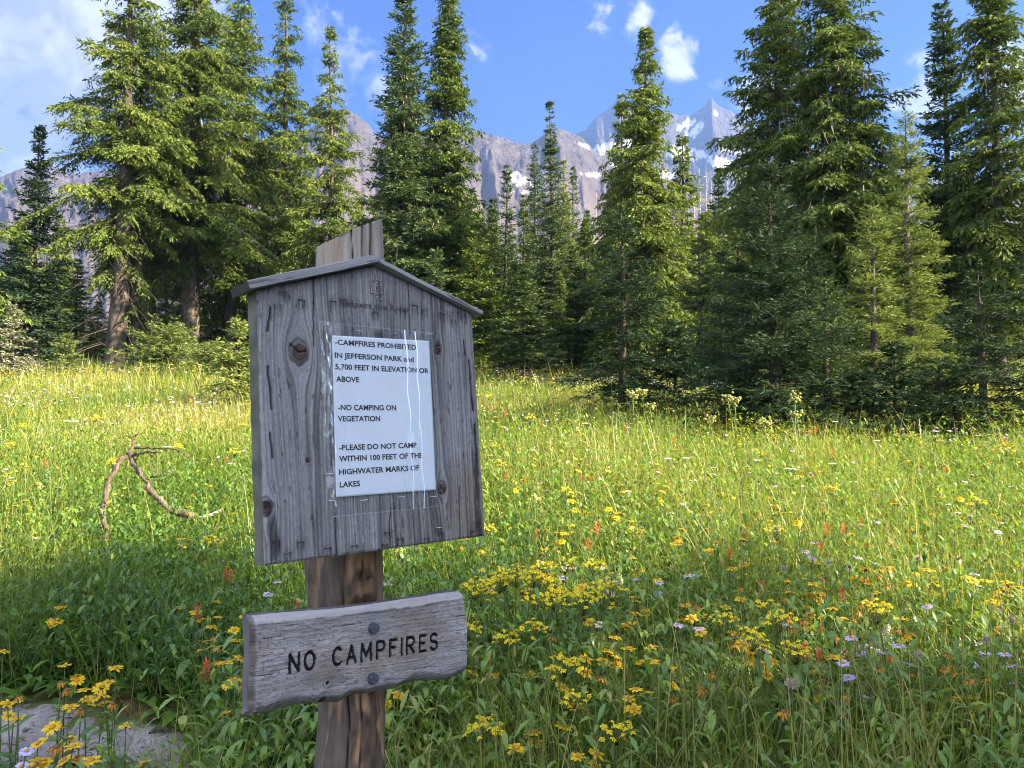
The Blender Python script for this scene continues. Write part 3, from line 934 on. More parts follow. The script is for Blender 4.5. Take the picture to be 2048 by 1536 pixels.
rings = 0.5 + 0.5 * np.sin(q * 900 + 6 * fbm(q * 25, VB * 1.5, 2, 33))
relief = 0.0010 * g1 + 0.0005 * g2 + 0.0005 * rings + 0.0012 * fbm(U * 25, VB * 8, 3, 4)
tone = 0.52 + 0.42 * g3 + 0.22 * (g1 - 0.5) + 0.16 * (g2 - 0.5) + 0.18 * (rings - 0.5)
tone *= 0.80 + 0.4 * fbm(U * 9, VB * 7, 3, 14)
tone *= 0.84 + 0.32 * vn(U * 1100, VB * 420, 26)
tone *= 0.88 + 0.24 * vn(U * 500, VB * 160, 28)
brown = sstep(0.40, 0.72, fbm(U * 7 + 3, VB * 4 + 1, 4, 21) * 0.55 + 0.40 * np.exp(-((VB - 0.04) / 0.10) ** 2) * np.exp(-((U - 0.06) / 0.12) ** 2)
              + 0.36 * np.exp(-((U - 0.19) / 0.05) ** 2) * np.exp(-((VB - 0.12) / 0.12) ** 2))
g4 = np.abs(vn(q * 170, VB * 2.2, 6) - 0.5) * 2
ln_ = sstep(0.20, 0.02, g4) * (0.35 + 0.9 * fbm(U * 20, VB * 6, 3, 16))
tone = tone * (1 - 0.50 * np.clip(ln_, 0, 1))
relief = relief - 0.0009 * np.clip(ln_, 0, 1)
grey = np.array([0.240, 0.237, 0.245])
brn = np.array([0.200, 0.150, 0.105])
brown = brown * 0.55
alb = (grey * (1 - brown[..., None]) + brn * brown[..., None]) * tone[..., None] * 1.28
# cracks: (points), half width, depth
CR = [([(-0.124, 0.485), (-0.126, 0.43), (-0.128, 0.36)], 0.0010, 0.006), ([(-0.098, 0.082), (-0.099, 0.03), (-0.100, 0.0)], 0.0009, 0.006),
      ([(0.010, 0.070), (0.007, 0.03), (0.006, 0.0)], 0.0009, 0.006), ([(0.074, 0.498), (0.0735, 0.44), (0.072, 0.39)], 0.0009, 0.006),
      ([(0.105, 0.487), (0.102, 0.43), (0.100, 0.375)], 0.0006, 0.004), ([(0.170, 0.10), (0.167, 0.05), (0.165, 0.002)], 0.0008, 0.005),
      ([(0.140, 0.476), (0.1395, 0.41)], 0.0005, 0.004), ([(-0.205, 0.42), (-0.210, 0.38)], 0.0016, 0.005), ([(-0.213, 0.32), (-0.208, 0.25)], 0.0015, 0.005),
      ([(-0.212, 0.21), (-0.209, 0.17)], 0.0014, 0.004), ([(0.212, 0.35), (0.214, 0.25)], 0.0016, 0.005), ([(0.217, 0.22), (0.219, 0.12)], 0.0020, 0.006),
      ([(0.2, 0.39), (0.203, 0.36)], 0.0014, 0.004), ([(0.021, 0.12), (0.022, 0.0)], 0.0004, 0.003), ([(0.006, 0.515), (0.008, 0.46)], 0.0006, 0.004),
      ([(-0.171, 0.36), (-0.157, 0.347), (-0.143, 0.350)], 0.0013, 0.005), ([(0.132, 0.372), (0.139, 0.364)], 0.001, 0.004), ([(0.122, 0.106), (0.131, 0.094)], 0.0012, 0.004)]
for pts, hw, dp in CR:
    d = np.full(U.shape, 9.0)
    jit = (fbm(U * 0 + pts[0][0] * 90, VB * 40, 3, 41) - 0.5) * 0.004
    for a_, b_ in zip(pts[:-1], pts[1:]):
        d = np.minimum(d, seg_dist(U + jit, VB, a_, b_))
    k = np.exp(-(d / hw) ** 2)
    relief = relief - dp * k
    alb = alb * (1 - 0.88 * np.exp(-(d / (hw * 1.3)) ** 2))[..., None]
for ku, kv, kr, kk in KNOTS:
    du, dv = U - ku, (VB - kv) / kk
    d = np.hypot(du, dv) * (0.80 + 0.4 * fbm(U * 90, VB * 60, 3, 29))
    inside = sstep(kr * 1.1, kr * 0.6, d)
    rr_ = 0.75 + 0.25 * np.sin(d * 1500 + 3 * vn(U * 200, VB * 200, 6))
    kc = np.array([0.085, 0.062, 0.055]) * rr_[..., None] * (0.7 + 0.6 * vn(U * 260, VB * 260, 9))[..., None]
    alb = alb * (1 - inside[..., None]) + kc * inside[..., None]
    ringd = np.exp(-((d - kr) / (kr * 0.10 + 0.0006)) ** 2)
    alb = alb * (1 - 0.55 * ringd * (0.3 + vn(U * 120, VB * 120, 31)))[..., None]
    relief = relief - 0.0022 * ringd + 0.0012 * inside
# rusty staple streaks, dark stains from iron and rot on the wood itself
STAPLES = [(-0.183, 0.449), (-0.149, 0.438), (-0.089, 0.442), (-0.07, 0.449), (0.006, 0.455), (-0.003, 0.429), (0.086, 0.451), (0.109, 0.446), (0.15, 0.444), (0.194, 0.448),
           (-0.166, 0.03), (-0.117, 0.015), (-0.066, 0.013), (-0.004, 0.008), (0.001, 0.029), (0.029, 0.015), (0.085, 0.010), (0.114, 0.027), (0.118, 0.016), (0.196, 0.012), (0.209, 0.027), (-0.189, 0.015), (-0.207, 0.036)]
HOLES = [(-0.055, 0.447), (0.170, 0.446), (-0.176, 0.444), (0.058, 0.444), (0.205, 0.444), (-0.193, 0.425), (0.0, 0.437), (0.178, 0.430)]
for n_, (su, sv) in enumerate(STAPLES + HOLES):
    for leg in (-0.0055, 0.0055):
        ln = 0.004 + 0.045 * float(vn(n_ * 3.3, leg * 900, 5)) ** 1.5 * (1.0 if sv > 0.3 else 0.55)
        d = np.abs(U - su - leg - (fbm(VB * 50, VB * 0 + n_, 2, 7) - 0.5) * 0.002)
        m_ = np.exp(-(d / 0.0014) ** 2) * sstep(sv - ln, sv - ln * 0.2, VB) * (VB < sv + 0.002)
        alb = alb * (1 - (0.35 + 0.5 * float(vn(n_ * 5.1, 0.3 + leg * 300, 15))) * m_)[..., None]
    d = np.hypot((U - su) / 0.010, (VB - sv + 0.004) / 0.012)
    alb = alb * (1 - 0.35 * np.exp(-d * d) * (0.4 + vn(U * 300, VB * 200, n_ % 9)))[..., None]
rot = np.maximum(np.exp(-((U + 0.213) / 0.012) ** 2) * np.exp(-((VB - 0.03) / 0.06) ** 2), 0.9 * np.exp(-((U - 0.212) / 0.010) ** 2) * sstep(0.45, 0.1, VB))
rot = sstep(0.25, 0.7, rot * (0.3 + 1.2 * fbm(U * 160, VB * 30, 3, 17)))
alb = alb * (1 - 0.7 * rot)[..., None]
spot = sstep(0.74, 0.80, fbm(q * 260, VB * 45, 3, 27)) * 0.55
alb = alb * (1 - spot)[..., None]
alb = alb * (1 - 0.75 * np.exp(-(np.hypot(U - 0.003, VB - 0.388) / 0.010) ** 2))[..., None]     # dark round spot above the sheet
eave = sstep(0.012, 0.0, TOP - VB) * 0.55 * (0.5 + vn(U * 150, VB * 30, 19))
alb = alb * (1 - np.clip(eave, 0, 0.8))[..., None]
edge = np.minimum(np.minimum(BW - np.abs(U), VB), TOP - VB)
relief = relief - 0.0028 * np.exp(-(edge / 0.0022) ** 2) * (0.5 + fbm(U * 80, VB * 80, 2, 30))
alb = np.clip(alb, 0.008, 0.6)
board = relief_panel('notice_board', U, VB + Z0, -relief, alb, 0.036, np.array([0.105, 0.105, 0.085]), M_WOOD, sign)


# ---- the two roof boards -----------------------------------------------------
def roof_board(name, p0, p1, th_, y0, y1, seed):
    nl, nc = 150, 24
    p0, p1 = np.array(p0), np.array(p1)
    d = p1 - p0
    ln = np.hypot(*d)
    d = d / ln
    nrm = np.array([-d[1], d[0]]) if d[0] > 0 else np.array([d[1], -d[0]])
    prof = [(y0, 0), (y0 + 0.001, th_ - 0.002), (y0 + 0.003, th_), (y1, th_), (y1, 0)]
    ring = []
    for a_, b_ in zip(prof, prof[1:] + prof[:1]):
        for k in range(nc // 4):
            t = k / (nc // 4)
            ring.append((a_[0] * (1 - t) + b_[0] * t, a_[1] * (1 - t) + b_[1] * t))
    ring = np.array(ring)
    nr = len(ring)
    S = np.linspace(0, ln, nl)
    yy = np.broadcast_to(ring[:, 0], (nl, nr))
    hh_ = np.broadcast_to(ring[:, 1], (nl, nr))
    SS = np.broadcast_to(S[:, None], (nl, nr))
    cc = yy + hh_ * 0.8
    gr = vn(SS * 6, cc * 420 + 2 * vn(SS * 12, cc * 30, seed), seed)
    bump = (gr - 0.5) * 0.0012 + (fbm(SS * 14, cc * 60, 3, seed + 2) - 0.5) * 0.0022
    yy2 = yy + bump * np.where(yy < (y0 + y1) / 2, -1, 1)
    hh2 = hh_ + bump
    X = p0[0] + d[0] * SS + nrm[0] * hh2
    Zz = p0[1] + d[1] * SS + nrm[1] * hh2 + Z0
    V = np.stack([X, yy2, Zz], -1).reshape(-1, 3)
    i = np.arange(nl - 1)[:, None] * nr
    j = np.arange(nr)[None, :]
    Q = np.stack([i + j, i + (j + 1) % nr, i + nr + (j + 1) % nr, i + nr + j], -1).reshape(-1, 4)
    tone = (0.75 + 0.5 * fbm(SS * 5, cc * 90, 4, seed + 4)) * (0.8 + 0.4 * gr)
    C = np.array([0.25, 0.25, 0.26]) * tone[..., None]
    dk = sstep(0.60, 0.72, fbm(SS * 16, cc * 240, 3, seed + 7))
    C = C * (1 - 0.6 * dk)[..., None]
    e0, e1 = V[:nr].mean(0), V[-nr:].mean(0)
    n0 = len(V)
    V = np.concatenate([V, V[:nr], V[-nr - 0:][:nr] if False else V[(nl - 1) * nr:nl * nr], [e0], [e1]])
    j = np.arange(nr)
    T = np.concatenate([np.stack([n0 + j, n0 + (j + 1) % nr, np.full(nr, n0 + 2 * nr)], -1),
                        np.stack([n0 + nr + (j + 1) % nr, n0 + nr + j, np.full(nr, n0 + 2 * nr + 1)], -1)])
    ec = np.array([0.045, 0.042, 0.040])
    C = np.concatenate([C.reshape(-1, 3), np.tile(ec, (2 * nr + 2, 1))])
    if d[0] < 0:
        Q, T = Q[:, ::-1], T[:, ::-1]
    return link(name, build_mesh(name, V, Q, T, False, None, {'albedo': C}), M_PLANK, board)


roof_board('roof_board', (-0.001, 0.5215), (-0.248, 0.4430), 0.0140, -0.022, 0.050, 51)
roof_board('roof_board', (0.001, 0.5215), (0.243, 0.4455), 0.0085, -0.016, 0.050, 61)

# ---- staples: each its own little bent wire
M_STEEL = plain_mat('staple_steel', (0.55, 0.55, 0.56), 0.35, 0.9, 0.5)
M_RUST = plain_mat('rusty_staple', (0.05, 0.034, 0.026), 0.7, 0.4, 0.4)
PSTAPLE = [(-0.11, 0.396), (-0.042, 0.391), (0.033, 0.392), (0.113, 0.397), (-0.113, 0.139), (-0.11, 0.094), (-0.048, 0.09), (0.03, 0.091), (0.102, 0.086)]
rg = np.random.default_rng(3)


def staple(parent, u_, v_, y_, mat, tilt):
    mb = MB()
    w_ = 0.0058
    c, s = math.cos(tilt), math.sin(tilt)
    P = np.array([[-w_, 0.003, 0], [-w_, -0.0012, 0], [w_, -0.0012, 0], [w_, 0.003, 0]])
    P = np.stack([P[:, 0] * c, P[:, 1], P[:, 0] * s], -1)
    for a_, b_ in zip(P[:-1], P[1:]):
        mb.add(*tube(np.array([a_, b_]), 0.00062, 5))
    return link('staple', mb.mesh('staple'), mat, parent, (u_, y_, v_ + Z0))


for n_, (u_, v_) in enumerate(STAPLES):
    staple(board, u_, v_, -0.0012, M_STEEL if n_ in (4, 7, 8, 17, 3) else M_RUST, rg.normal(0, 0.10))

# ---- text helpers
FONT = bpy.data.fonts[0] if len(bpy.data.fonts) else None


def text_mesh(body, height, bold, extr=0.0002):
    """Triangulated text with capitals `height` tall: (verts, tris) with the origin at the left of the baseline."""
    cu = bpy.data.curves.new('txt', 'FONT')
    cu.body = body
    cu.size = 1.0
    cu.offset = bold
    cu.extrude = 0.0
    cu.resolution_u = 3
    o = bpy.data.objects.new('txt', cu)
    COL.objects.link(o)
    dg = bpy.context.evaluated_depsgraph_get()
    me = bpy.data.meshes.new_from_object(o.evaluated_get(dg))
    me.calc_loop_triangles()
    V = np.array([v.co[:] for v in me.vertices])
    T = np.array([t.vertices[:] for t in me.loop_triangles])
    bpy.data.objects.remove(o)
    bpy.data.curves.remove(cu)
    bpy.data.meshes.remove(me)
    return V * height / 0.70, T


# ---- branded emblem and words burnt faintly into the board
M_BURN = plain_mat('burnt_lettering', (0.060, 0.052, 0.050), 0.9, 0, 0.1, 0.4, 300)


def strokes_mesh(strokes, wid, y_, ox, oz, sc=1.0):
    mb = MB()
    for st in strokes:
        st = np.array(st, float) * sc + [ox, oz]
        for a_, b_ in zip(st[:-1], st[1:]):
            d = unit(b_ - a_)
            n_ = np.array([-d[1], d[0]]) * wid
            a2, b2 = a_ - d * wid * 0.6, b_ + d * wid * 0.6
            q_ = np.array([a2 - n_, b2 - n_, b2 + n_, a2 + n_])
            mb.add(np.c_[q_[:, 0], np.full(4, y_), q_[:, 1] + Z0], [[0, 1, 2, 3]])
            y_ -= 0.000004
    return mb


SH = [[(-.9, .75), (-.75, 1.0), (-.3, .9), (0, 1.0), (.3, .9), (.75, 1.0), (.9, .75), (.8, .2), (.85, -.4), (.5, -.85), (0, -1.1), (-.5, -.85), (-.85, -.4), (-.8, .2), (-.9, .75)],
      [(-.62, .45), (-.62, -.1), (-.5, -.25), (-.35, -.25), (-.25, -.1), (-.25, .45)],
      [(-.12, -.3), (.05, .55), (.22, -.3)], [(.05, .55), (.05, -.5)], [(-.06, .05), (.16, .05)],
      [(.66, .35), (.5, .47), (.36, .35), (.4, .15), (.6, .05), (.66, -.12), (.52, -.27), (.34, -.15)],
      [(-.7, -.55), (.7, -.55)], [(-.5, -.72), (.5, -.72)], [(-.75, .72), (.75, .66)]]
sm = strokes_mesh(SH, 0.00050, -0.0024, 0.002, 0.474, 0.0165)
link('emblem', sm.mesh('emblem'), M_BURN, board)
Vt, Tt = text_mesh('Respect the River', 0.0110, 0.0)
wd = Vt[:, 0].max()
Vt[:, 0] = Vt[:, 0] / wd * 0.150
o = link('lettering', build_mesh('lettering', np.c_[Vt[:, 0] - 0.077, np.full(len(Vt), -0.0026), Vt[:, 1] + 0.436 + Z0], None, Tt), M_BURN, board)

# ---- log post -----------------------------------------------------------------
na, nz = 150, 420
zv = np.linspace(-1.28, 0.70, nz)
aa = np.linspace(0, 2 * np.pi, na + 1)[:-1]
cu_ = np.interp(zv, [-1.3, -0.40, -0.30, -0.02, 0.3, 0.7], [-0.045, -0.034, -0.028, -0.027, -0.002, 0.018])
rv_ = np.interp(zv, [-1.3, -0.40, -0.30, -0.12, -0.02, 0.3, 0.7], [0.068, 0.0580, 0.0545, 0.064, 0.0665, 0.068, 0.067])
A_, ZZ = np.meshgrid(aa, zv, indexing='ij')
RV = np.broadcast_to(rv_, A_.shape)
arc = A_ * 0.075
ca, sa = np.cos(A_), np.sin(A_)
lump = (fbm(ca * 1.6 + 5, sa * 1.6 + ZZ * 5.0, 4, 71) - 0.5) * 0.022
gr = vn(arc * 420 + 5 * fbm(arc * 30, ZZ * 12, 2, 72), ZZ * 16, 73)
gr2 = fbm(arc * 120, ZZ * 4, 4, 74)
barkm = sstep(0.53, 0.63, fbm(ca * 2.2 + 9, sa * 2.2 + ZZ * 7.0, 4, 75) + 0.14 * (fbm(arc * 60, ZZ * 40, 4, 76) - 0.5) + 0.10 * np.exp(-((ZZ + 0.07) / 0.05) ** 2) * (np.sin(A_) < 0))
barkm = barkm * (ZZ < 0.15)
rel = lump + (gr - 0.5) * 0.0012 + barkm * (0.0035 + 0.004 * fbm(arc * 70, ZZ * 40, 3, 77))
crk = np.zeros_like(ZZ)
for a0, z0_, z1_, hw in ((4.95, 0.40, 0.9, 0.0035), (4.3, 0.40, 0.9, 0.0012), (4.62, 0.45, 0.9, 0.0008), (5.4, 0.4, 0.9, 0.0010), (4.45, -0.9, -0.1, 0.0010), (4.9, -0.8, -0.2, 0.0008), (5.2, -0.6, 0.0, 0.0016), (4.1, -1.0, -0.05, 0.0014), (4.7, -0.13, 0.0, 0.0012)):
    d = np.abs((A_ - a0) * 0.075 + (fbm(ZZ * 9, ZZ * 0 + a0, 3, 78) - 0.5) * 0.010)
    crk = np.maximum(crk, np.exp(-(d / hw) ** 2) * sstep(z0_ - 0.02, z0_ + 0.02, ZZ) * sstep(z1_ + 0.02, z1_ - 0.02, ZZ))
rel = rel - crk * 0.010
kd = np.hypot((A_ - 4.62) * 0.075, (ZZ + 0.045) / 1.2)
rel = rel + 0.010 * np.exp(-(kd / 0.022) ** 2) - 0.012 * np.exp(-(kd / 0.010) ** 2)
RR = RV + rel
X = cu_[None, :] + RR * ca
Y = 0.042 + 0.0 * RV + RV * 1.0 + RR * sa
# flattened front where board and plank are fixed
Y = np.where((ZZ > -0.02) & (ZZ < 0.52), np.maximum(Y, 0.037), Y)
Y = np.where((ZZ <= -0.05) & (ZZ > -0.27), np.maximum(Y, 0.0375), Y)
cutz = 0.574 + (X + 0.061) * 0.53 + (fbm(X * 30, Y * 30, 2, 79) - 0.5) * 0.004
ZC = np.minimum(ZZ, cutz)
topw = sstep(0.30, 0.42, ZZ)
brownw = np.array([0.235, 0.135, 0.072])
tanw = np.array([0.36, 0.225, 0.122])
greyw = np.array([0.31, 0.27, 0.235])
t_ = sstep(0.30, 0.72, gr2 * 0.5 + 0.5 * fbm(arc * 30, ZZ * 14, 4, 88))[..., None]
C = (brownw * (1 - t_) + tanw * t_) * (0.8 + 0.3 * gr)[..., None] * (0.75 + 0.30 * sstep(-0.05, -0.25, ZZ))[..., None]  # darker above the plank: painted shading together with dark char
C = C * (1 - barkm[..., None]) + np.array([0.082, 0.056, 0.040]) * (0.3 + 1.4 * fbm(arc * 90, ZZ * 40, 4, 80))[..., None] * barkm[..., None]
# bands at the sides weathered grey
sidew = sstep(0.25, 0.75, np.abs(ca)) * 0.25
C = C * (1 - sidew[..., None]) + np.array([0.17, 0.155, 0.14]) * (0.6 + 0.8 * gr)[..., None] * sidew[..., None]
Ct = greyw * (0.62 + 0.55 * fbm(arc * 130, ZZ * 3, 4, 81) + 0.25 * (gr - 0.5))[..., None]
tw_ = sstep(0.45, 0.68, fbm(arc * 40, ZZ * 2, 3, 82))[..., None]
Ct = Ct * (1 - 0.7 * tw_) + np.array([0.27, 0.205, 0.15]) * (0.7 + 0.5 * gr)[..., None] * 0.7 * tw_
C = C * (1 - topw[..., None]) + Ct * topw[..., None]
C = C * (1 - 0.88 * crk)[..., None]
C = C * (1 - 0.80 * np.exp(-(kd / 0.013) ** 2))[..., None]
burn = np.exp(-((A_ - 4.7) * 0.075 / 0.03) ** 2) * np.exp(-((ZZ + 0.095) / 0.02) ** 2)
C = C * (1 - 0.8 * sstep(0.2, 0.6, burn * (0.4 + 1.2 * fbm(arc * 90, ZZ * 90, 3, 83))))[..., None]
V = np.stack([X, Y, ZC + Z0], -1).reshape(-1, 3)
i = np.arange(na)[:, None] * nz
i2 = ((np.arange(na) + 1) % na)[:, None] * nz
j = np.arange(nz - 1)[None, :]
Q = np.stack([i + j, i2 + j, i2 + j + 1, i + j + 1], -1).reshape(-1, 4)
topi = np.arange(na) * nz + nz - 1
n0 = len(V)
V = np.concatenate([V, V[topi], [V[topi].mean(0)]])
k = np.arange(na)
T = np.stack([n0 + k, n0 + (k + 1) % na, np.full(na, n0 + na)], -1)
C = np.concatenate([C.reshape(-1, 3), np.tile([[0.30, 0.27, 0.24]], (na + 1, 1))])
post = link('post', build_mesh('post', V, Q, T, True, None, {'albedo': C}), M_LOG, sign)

# ---- carved plank ---------------------------------------------------------------
PC = np.array([-0.046, -0.161])
PT = math.atan2(-0.0258, 0.4222)
nu, nv = 600, 230
s_, t_ = np.meshgrid(np.linspace(0, 1, nu), np.linspace(0, 1, nv), indexing='ij')
bx = np.array([-0.2076, -0.1839, -0.1399, -0.0987, -0.0474, -0.028, 0.0036, 0.0605, 0.0981, 0.1775, 0.2143])
bz = np.array([-0.0770, -0.0775, -0.0738, -0.0766, -0.0834, -0.0761, -0.0779, -0.08, -0.0736, -0.0837, -0.0775])
lft = np.interp(t_, [0, 0.05, 0.3, 0.6, 1.0], [-0.2060, -0.2025, -0.2045, -0.203, -0.2085])
rgt = np.interp(t_, [0, 0.3, 0.57, 0.8, 0.96, 1.0], [0.2140, 0.2155, 0.2172, 0.2105, 0.2085, 0.2050])
PX = lft + (rgt - lft) * s_
lo_ = np.interp(PX, bx, bz) + (fbm(PX * 70, PX * 0, 3, 90) - 0.5) * 0.004
hi_ = np.interp(PX, [-0.21, -0.14, -0.03, 0.09, 0.16, 0.21], [0.0738, 0.072, 0.0695, 0.0715, 0.0745, 0.0756]) + (fbm(PX * 30, PX * 0, 2, 91) - 0.5) * 0.002
PZ = lo_ + (hi_ - lo_) * t_
psi = PZ.copy()
for kx, kz, kr in ((-0.0754, -0.047, 0.005), (-0.0808, -0.074, 0.008)):
    dx, dz = (PX - kx) / 2.0, PZ - kz
    d2 = dx * dx + dz * dz + 1e-7
    psi = psi - dz * np.clip((kr * 1.7) ** 2 / d2, 0, 0.95)
q = psi + (fbm(PX * 2.0, PZ * 10, 3, 92) - 0.5) * 0.02
gA = vn(PX * 12, q * 420, 93)
gB = vn(PX * 26, q * 950, 94)
gC = fbm(PX * 3, q * 60, 4, 95)
blot = fbm(PX * 26, PZ * 30, 4, 96)
spk = sstep(0.60, 0.74, fbm(PX * 150, PZ * 420, 3, 97))
rel = 0.0007 * gA + 0.0004 * gB + 0.003 * fbm(PX * 9, PZ * 16, 3, 98)
tone = 0.62 + 0.30 * gC + 0.20 * (gA - 0.5) + 0.16 * (gB - 0.5)
tone *= 0.62 + 0.76 * blot
tone *= 0.78 + 0.44 * vn(PX * 420, PZ * 1100, 110)
tone *= 0.85 + 0.30 * vn(PX * 900, PZ * 1500, 111)
C = np.array([0.300, 0.285, 0.285]) * tone[..., None] * 1.15
wb = sstep(0.45, 0.7, fbm(PX * 12 + 4, PZ * 14, 3, 99))[..., None]
C = C * (1 - 0.6 * wb) + np.array([0.29, 0.235, 0.19]) * tone[..., None] * 0.6 * wb
C = C * (1 - 0.5 * spk * sstep(0.3, 0.6, blot))[..., None]
# waney upper edge: a smooth pale bevel
wan = hi_ - 0.0115 - 0.005 * fbm(PX * 20, PX * 0, 3, 100)
bev = sstep(wan - 0.002, wan + 0.002, PZ)
rel = rel + 0.0016 * (fbm(PX * 60, PZ * 220, 4, 109) - 0.5) - bev * (np.clip(PZ - wan, 0, 1) / 0.016) ** 1.5 * 0.016
C = C * (1 - 0.62 * bev[..., None]) + np.array([0.40, 0.38, 0.37]) * (0.75 + 0.4 * fbm(PX * 8, PZ * 200, 3, 101))[..., None] * 0.62 * bev[..., None]
C = C * (1 - 0.55 * np.exp(-((PZ - wan) / 0.0022) ** 2) * sstep(0.35, 0.6, fbm(PX * 40, PX * 0, 3, 102)))[..., None]
# chipped lower edge, rough left end
low = np.clip(1 - (PZ - lo_) / (0.010 + 0.010 * vn(PX * 30, PX * 0, 103)), 0, 1)
rel = rel - low ** 1.5 * 0.016
C = C * (1 - 0.45 * low * (0.4 + fbm(PX * 60, PZ * 60, 2, 104)))[..., None]
lef = np.clip(1 - (PX - lft) / 0.010, 0, 1)
rel = rel - lef ** 1.4 * 0.014 * (0.4 + 1.1 * fbm(PX * 30, PZ * 40, 3, 105))
C = C * (1 - 0.70 * sstep(0.1, 0.6, lef) * (0.6 + 0.5 * vn(PX * 80, PZ * 60, 106)))[..., None]
# end checks (splits along the grain)
for (x0, x1, z0_, hw) in ((0.190, 0.216, 0.030, 0.0006), (0.196, 0.217, -0.034, 0.0006), (-0.205, -0.165, -0.018, 0.0006), (-0.2, -0.175, 0.012, 0.0004), (0.185, 0.216, 0.004, 0.0004), (-0.06, -0.02, 0.040, 0.0004), (0.09, 0.15, -0.052, 0.0004), (0.03, 0.075, -0.062, 0.0005), (0.15, 0.2, -0.066, 0.0004), (-0.19, -0.15, 0.037, 0.0004)):
    d = np.abs(PZ - z0_ - (fbm(PX * 60, PX * 0 + z0_, 3, 107) - 0.5) * 0.006)
    k = np.exp(-(d / hw) ** 2) * sstep(x0, x0 + 0.006, PX) * sstep(x1 + 0.001, x1 - 0.006, PX)
    rel = rel - 0.003 * k
    C = C * (1 - 0.85 * k)[..., None]
for kx, kz, kr, dp in ((-0.0754, -0.047, 0.0042, 0.004), (-0.0808, -0.0735, 0.007, 0.002)):
    d = np.hypot(PX - kx, PZ - kz)
    C = C * (1 - 0.85 * sstep(kr, kr * 0.5, d))[..., None]
    C = C * (1 - 0.4 * np.exp(-((d - kr * 1.9) / 0.0012) ** 2))[..., None]
    rel = rel - dp * sstep(kr, kr * 0.6, d) + 0.0015 * np.exp(-(d / (kr * 2.4)) ** 2)
# the routed letters
arc_ = lambda cx, cz, rx, rz, a0, a1, n=12: [(cx + rx * math.cos(rad(a)), cz + rz * math.sin(rad(a))) for a in np.linspace(a0, a1, n)]
GL = {
    'N': [[(0, 0), (0, 1), (1, 0), (1, 1)]],
    'O': [arc_(.5, .5, .5, .5, 0, 360, 22)],
    'C': [arc_(.55, .5, .55, .5, 48, 312, 20)],
    'A': [[(0, 0), (.5, 1), (1, 0)], [(.2, .32), (.8, .32)]],
    'M': [[(0, 0), (.05, 1), (.5, .25), (.95, 1), (1, 0)]],
    'P': [[(0, 0), (0, 1), (.6, 1)] + arc_(.6, .74, .4, .26, 90, -90, 10) + [(0, .48)]],
    'F': [[(0, 0), (0, 1), (1, 1)], [(0, .53), (.8, .53)]],
    'I': [[(.5, 0), (.5, 1)]],
    'R': [[(0, 0), (0, 1), (.6, 1)] + arc_(.6, .74, .4, .26, 90, -90, 10) + [(0, .48)], [(.45, .48), (1, 0)]],
    'E': [[(1, 1), (0, 1), (0, 0), (1, 0)], [(0, .52), (.75, .52)]],
    'S': [arc_(.5, .75, .5, .25, 25, 270, 14) + arc_(.5, .25, .5, .25, 90, -155, 14)]}
LET = [('N', -0.1450, -0.1238), ('O', -0.1187, -0.0967), ('C', -0.0677, -0.0475), ('A', -0.0414, -0.0202), ('M', -0.0144, 0.0104), ('P', 0.0169, 0.0373),
       ('F', 0.0433, 0.0618), ('I', 0.0680, 0.0727), ('R', 0.0784, 0.0987), ('E', 0.1061, 0.1241), ('S', 0.1300, 0.1501)]
LR = 0.00265
dmin = np.full(PX.shape, 1.0)
for ch, x0, x1 in LET:
    bz_ = -0.0234 + (x0 + 0.145) * (-0.0022 / 0.29)
    x0, x1 = x0 + LR, x1 - LR
    for st in GL[ch]:
        st = [(x0 + p_[0] * (x1 - x0), bz_ + LR + p_[1] * (0.0325 - 2 * LR)) for p_ in st]
        for a_, b_ in zip(st[:-1], st[1:]):
            bx_ = (PX > min(a_[0], b_[0]) - 0.006) & (PX < max(a_[0], b_[0]) + 0.006) & (PZ > min(a_[1], b_[1]) - 0.006) & (PZ < max(a_[1], b_[1]) + 0.006)
            dmin[bx_] = np.minimum(dmin[bx_], seg_dist(PX[bx_], PZ[bx_], a_, b_))
cut = sstep(LR + 0.0003, LR - 0.0004, dmin)
rel = rel - 0.0050 * cut
paintm = sstep(LR + 0.0002, LR - 0.0002, dmin + (fbm(PX * 300, PZ * 300, 2, 108) - 0.5) * 0.0009)
C = C * (1 - paintm[..., None]) + np.array([0.016, 0.016, 0.018]) * paintm[..., None]
C = np.clip(C, 0.008, 0.6)
c_, sn_ = math.cos(PT), math.sin(PT)
PU = PC[0] + PX * c_ - PZ * sn_
PV = PC[1] + PX * sn_ + PZ * c_
plank = relief_panel('carved_plank', PU, PV + Z0, -rel + 0.004, C, 0.040, np.array([0.10, 0.092, 0.092]), M_PLANK, sign)
plank['label'] = 'grey plank carved with NO CAMPFIRES'

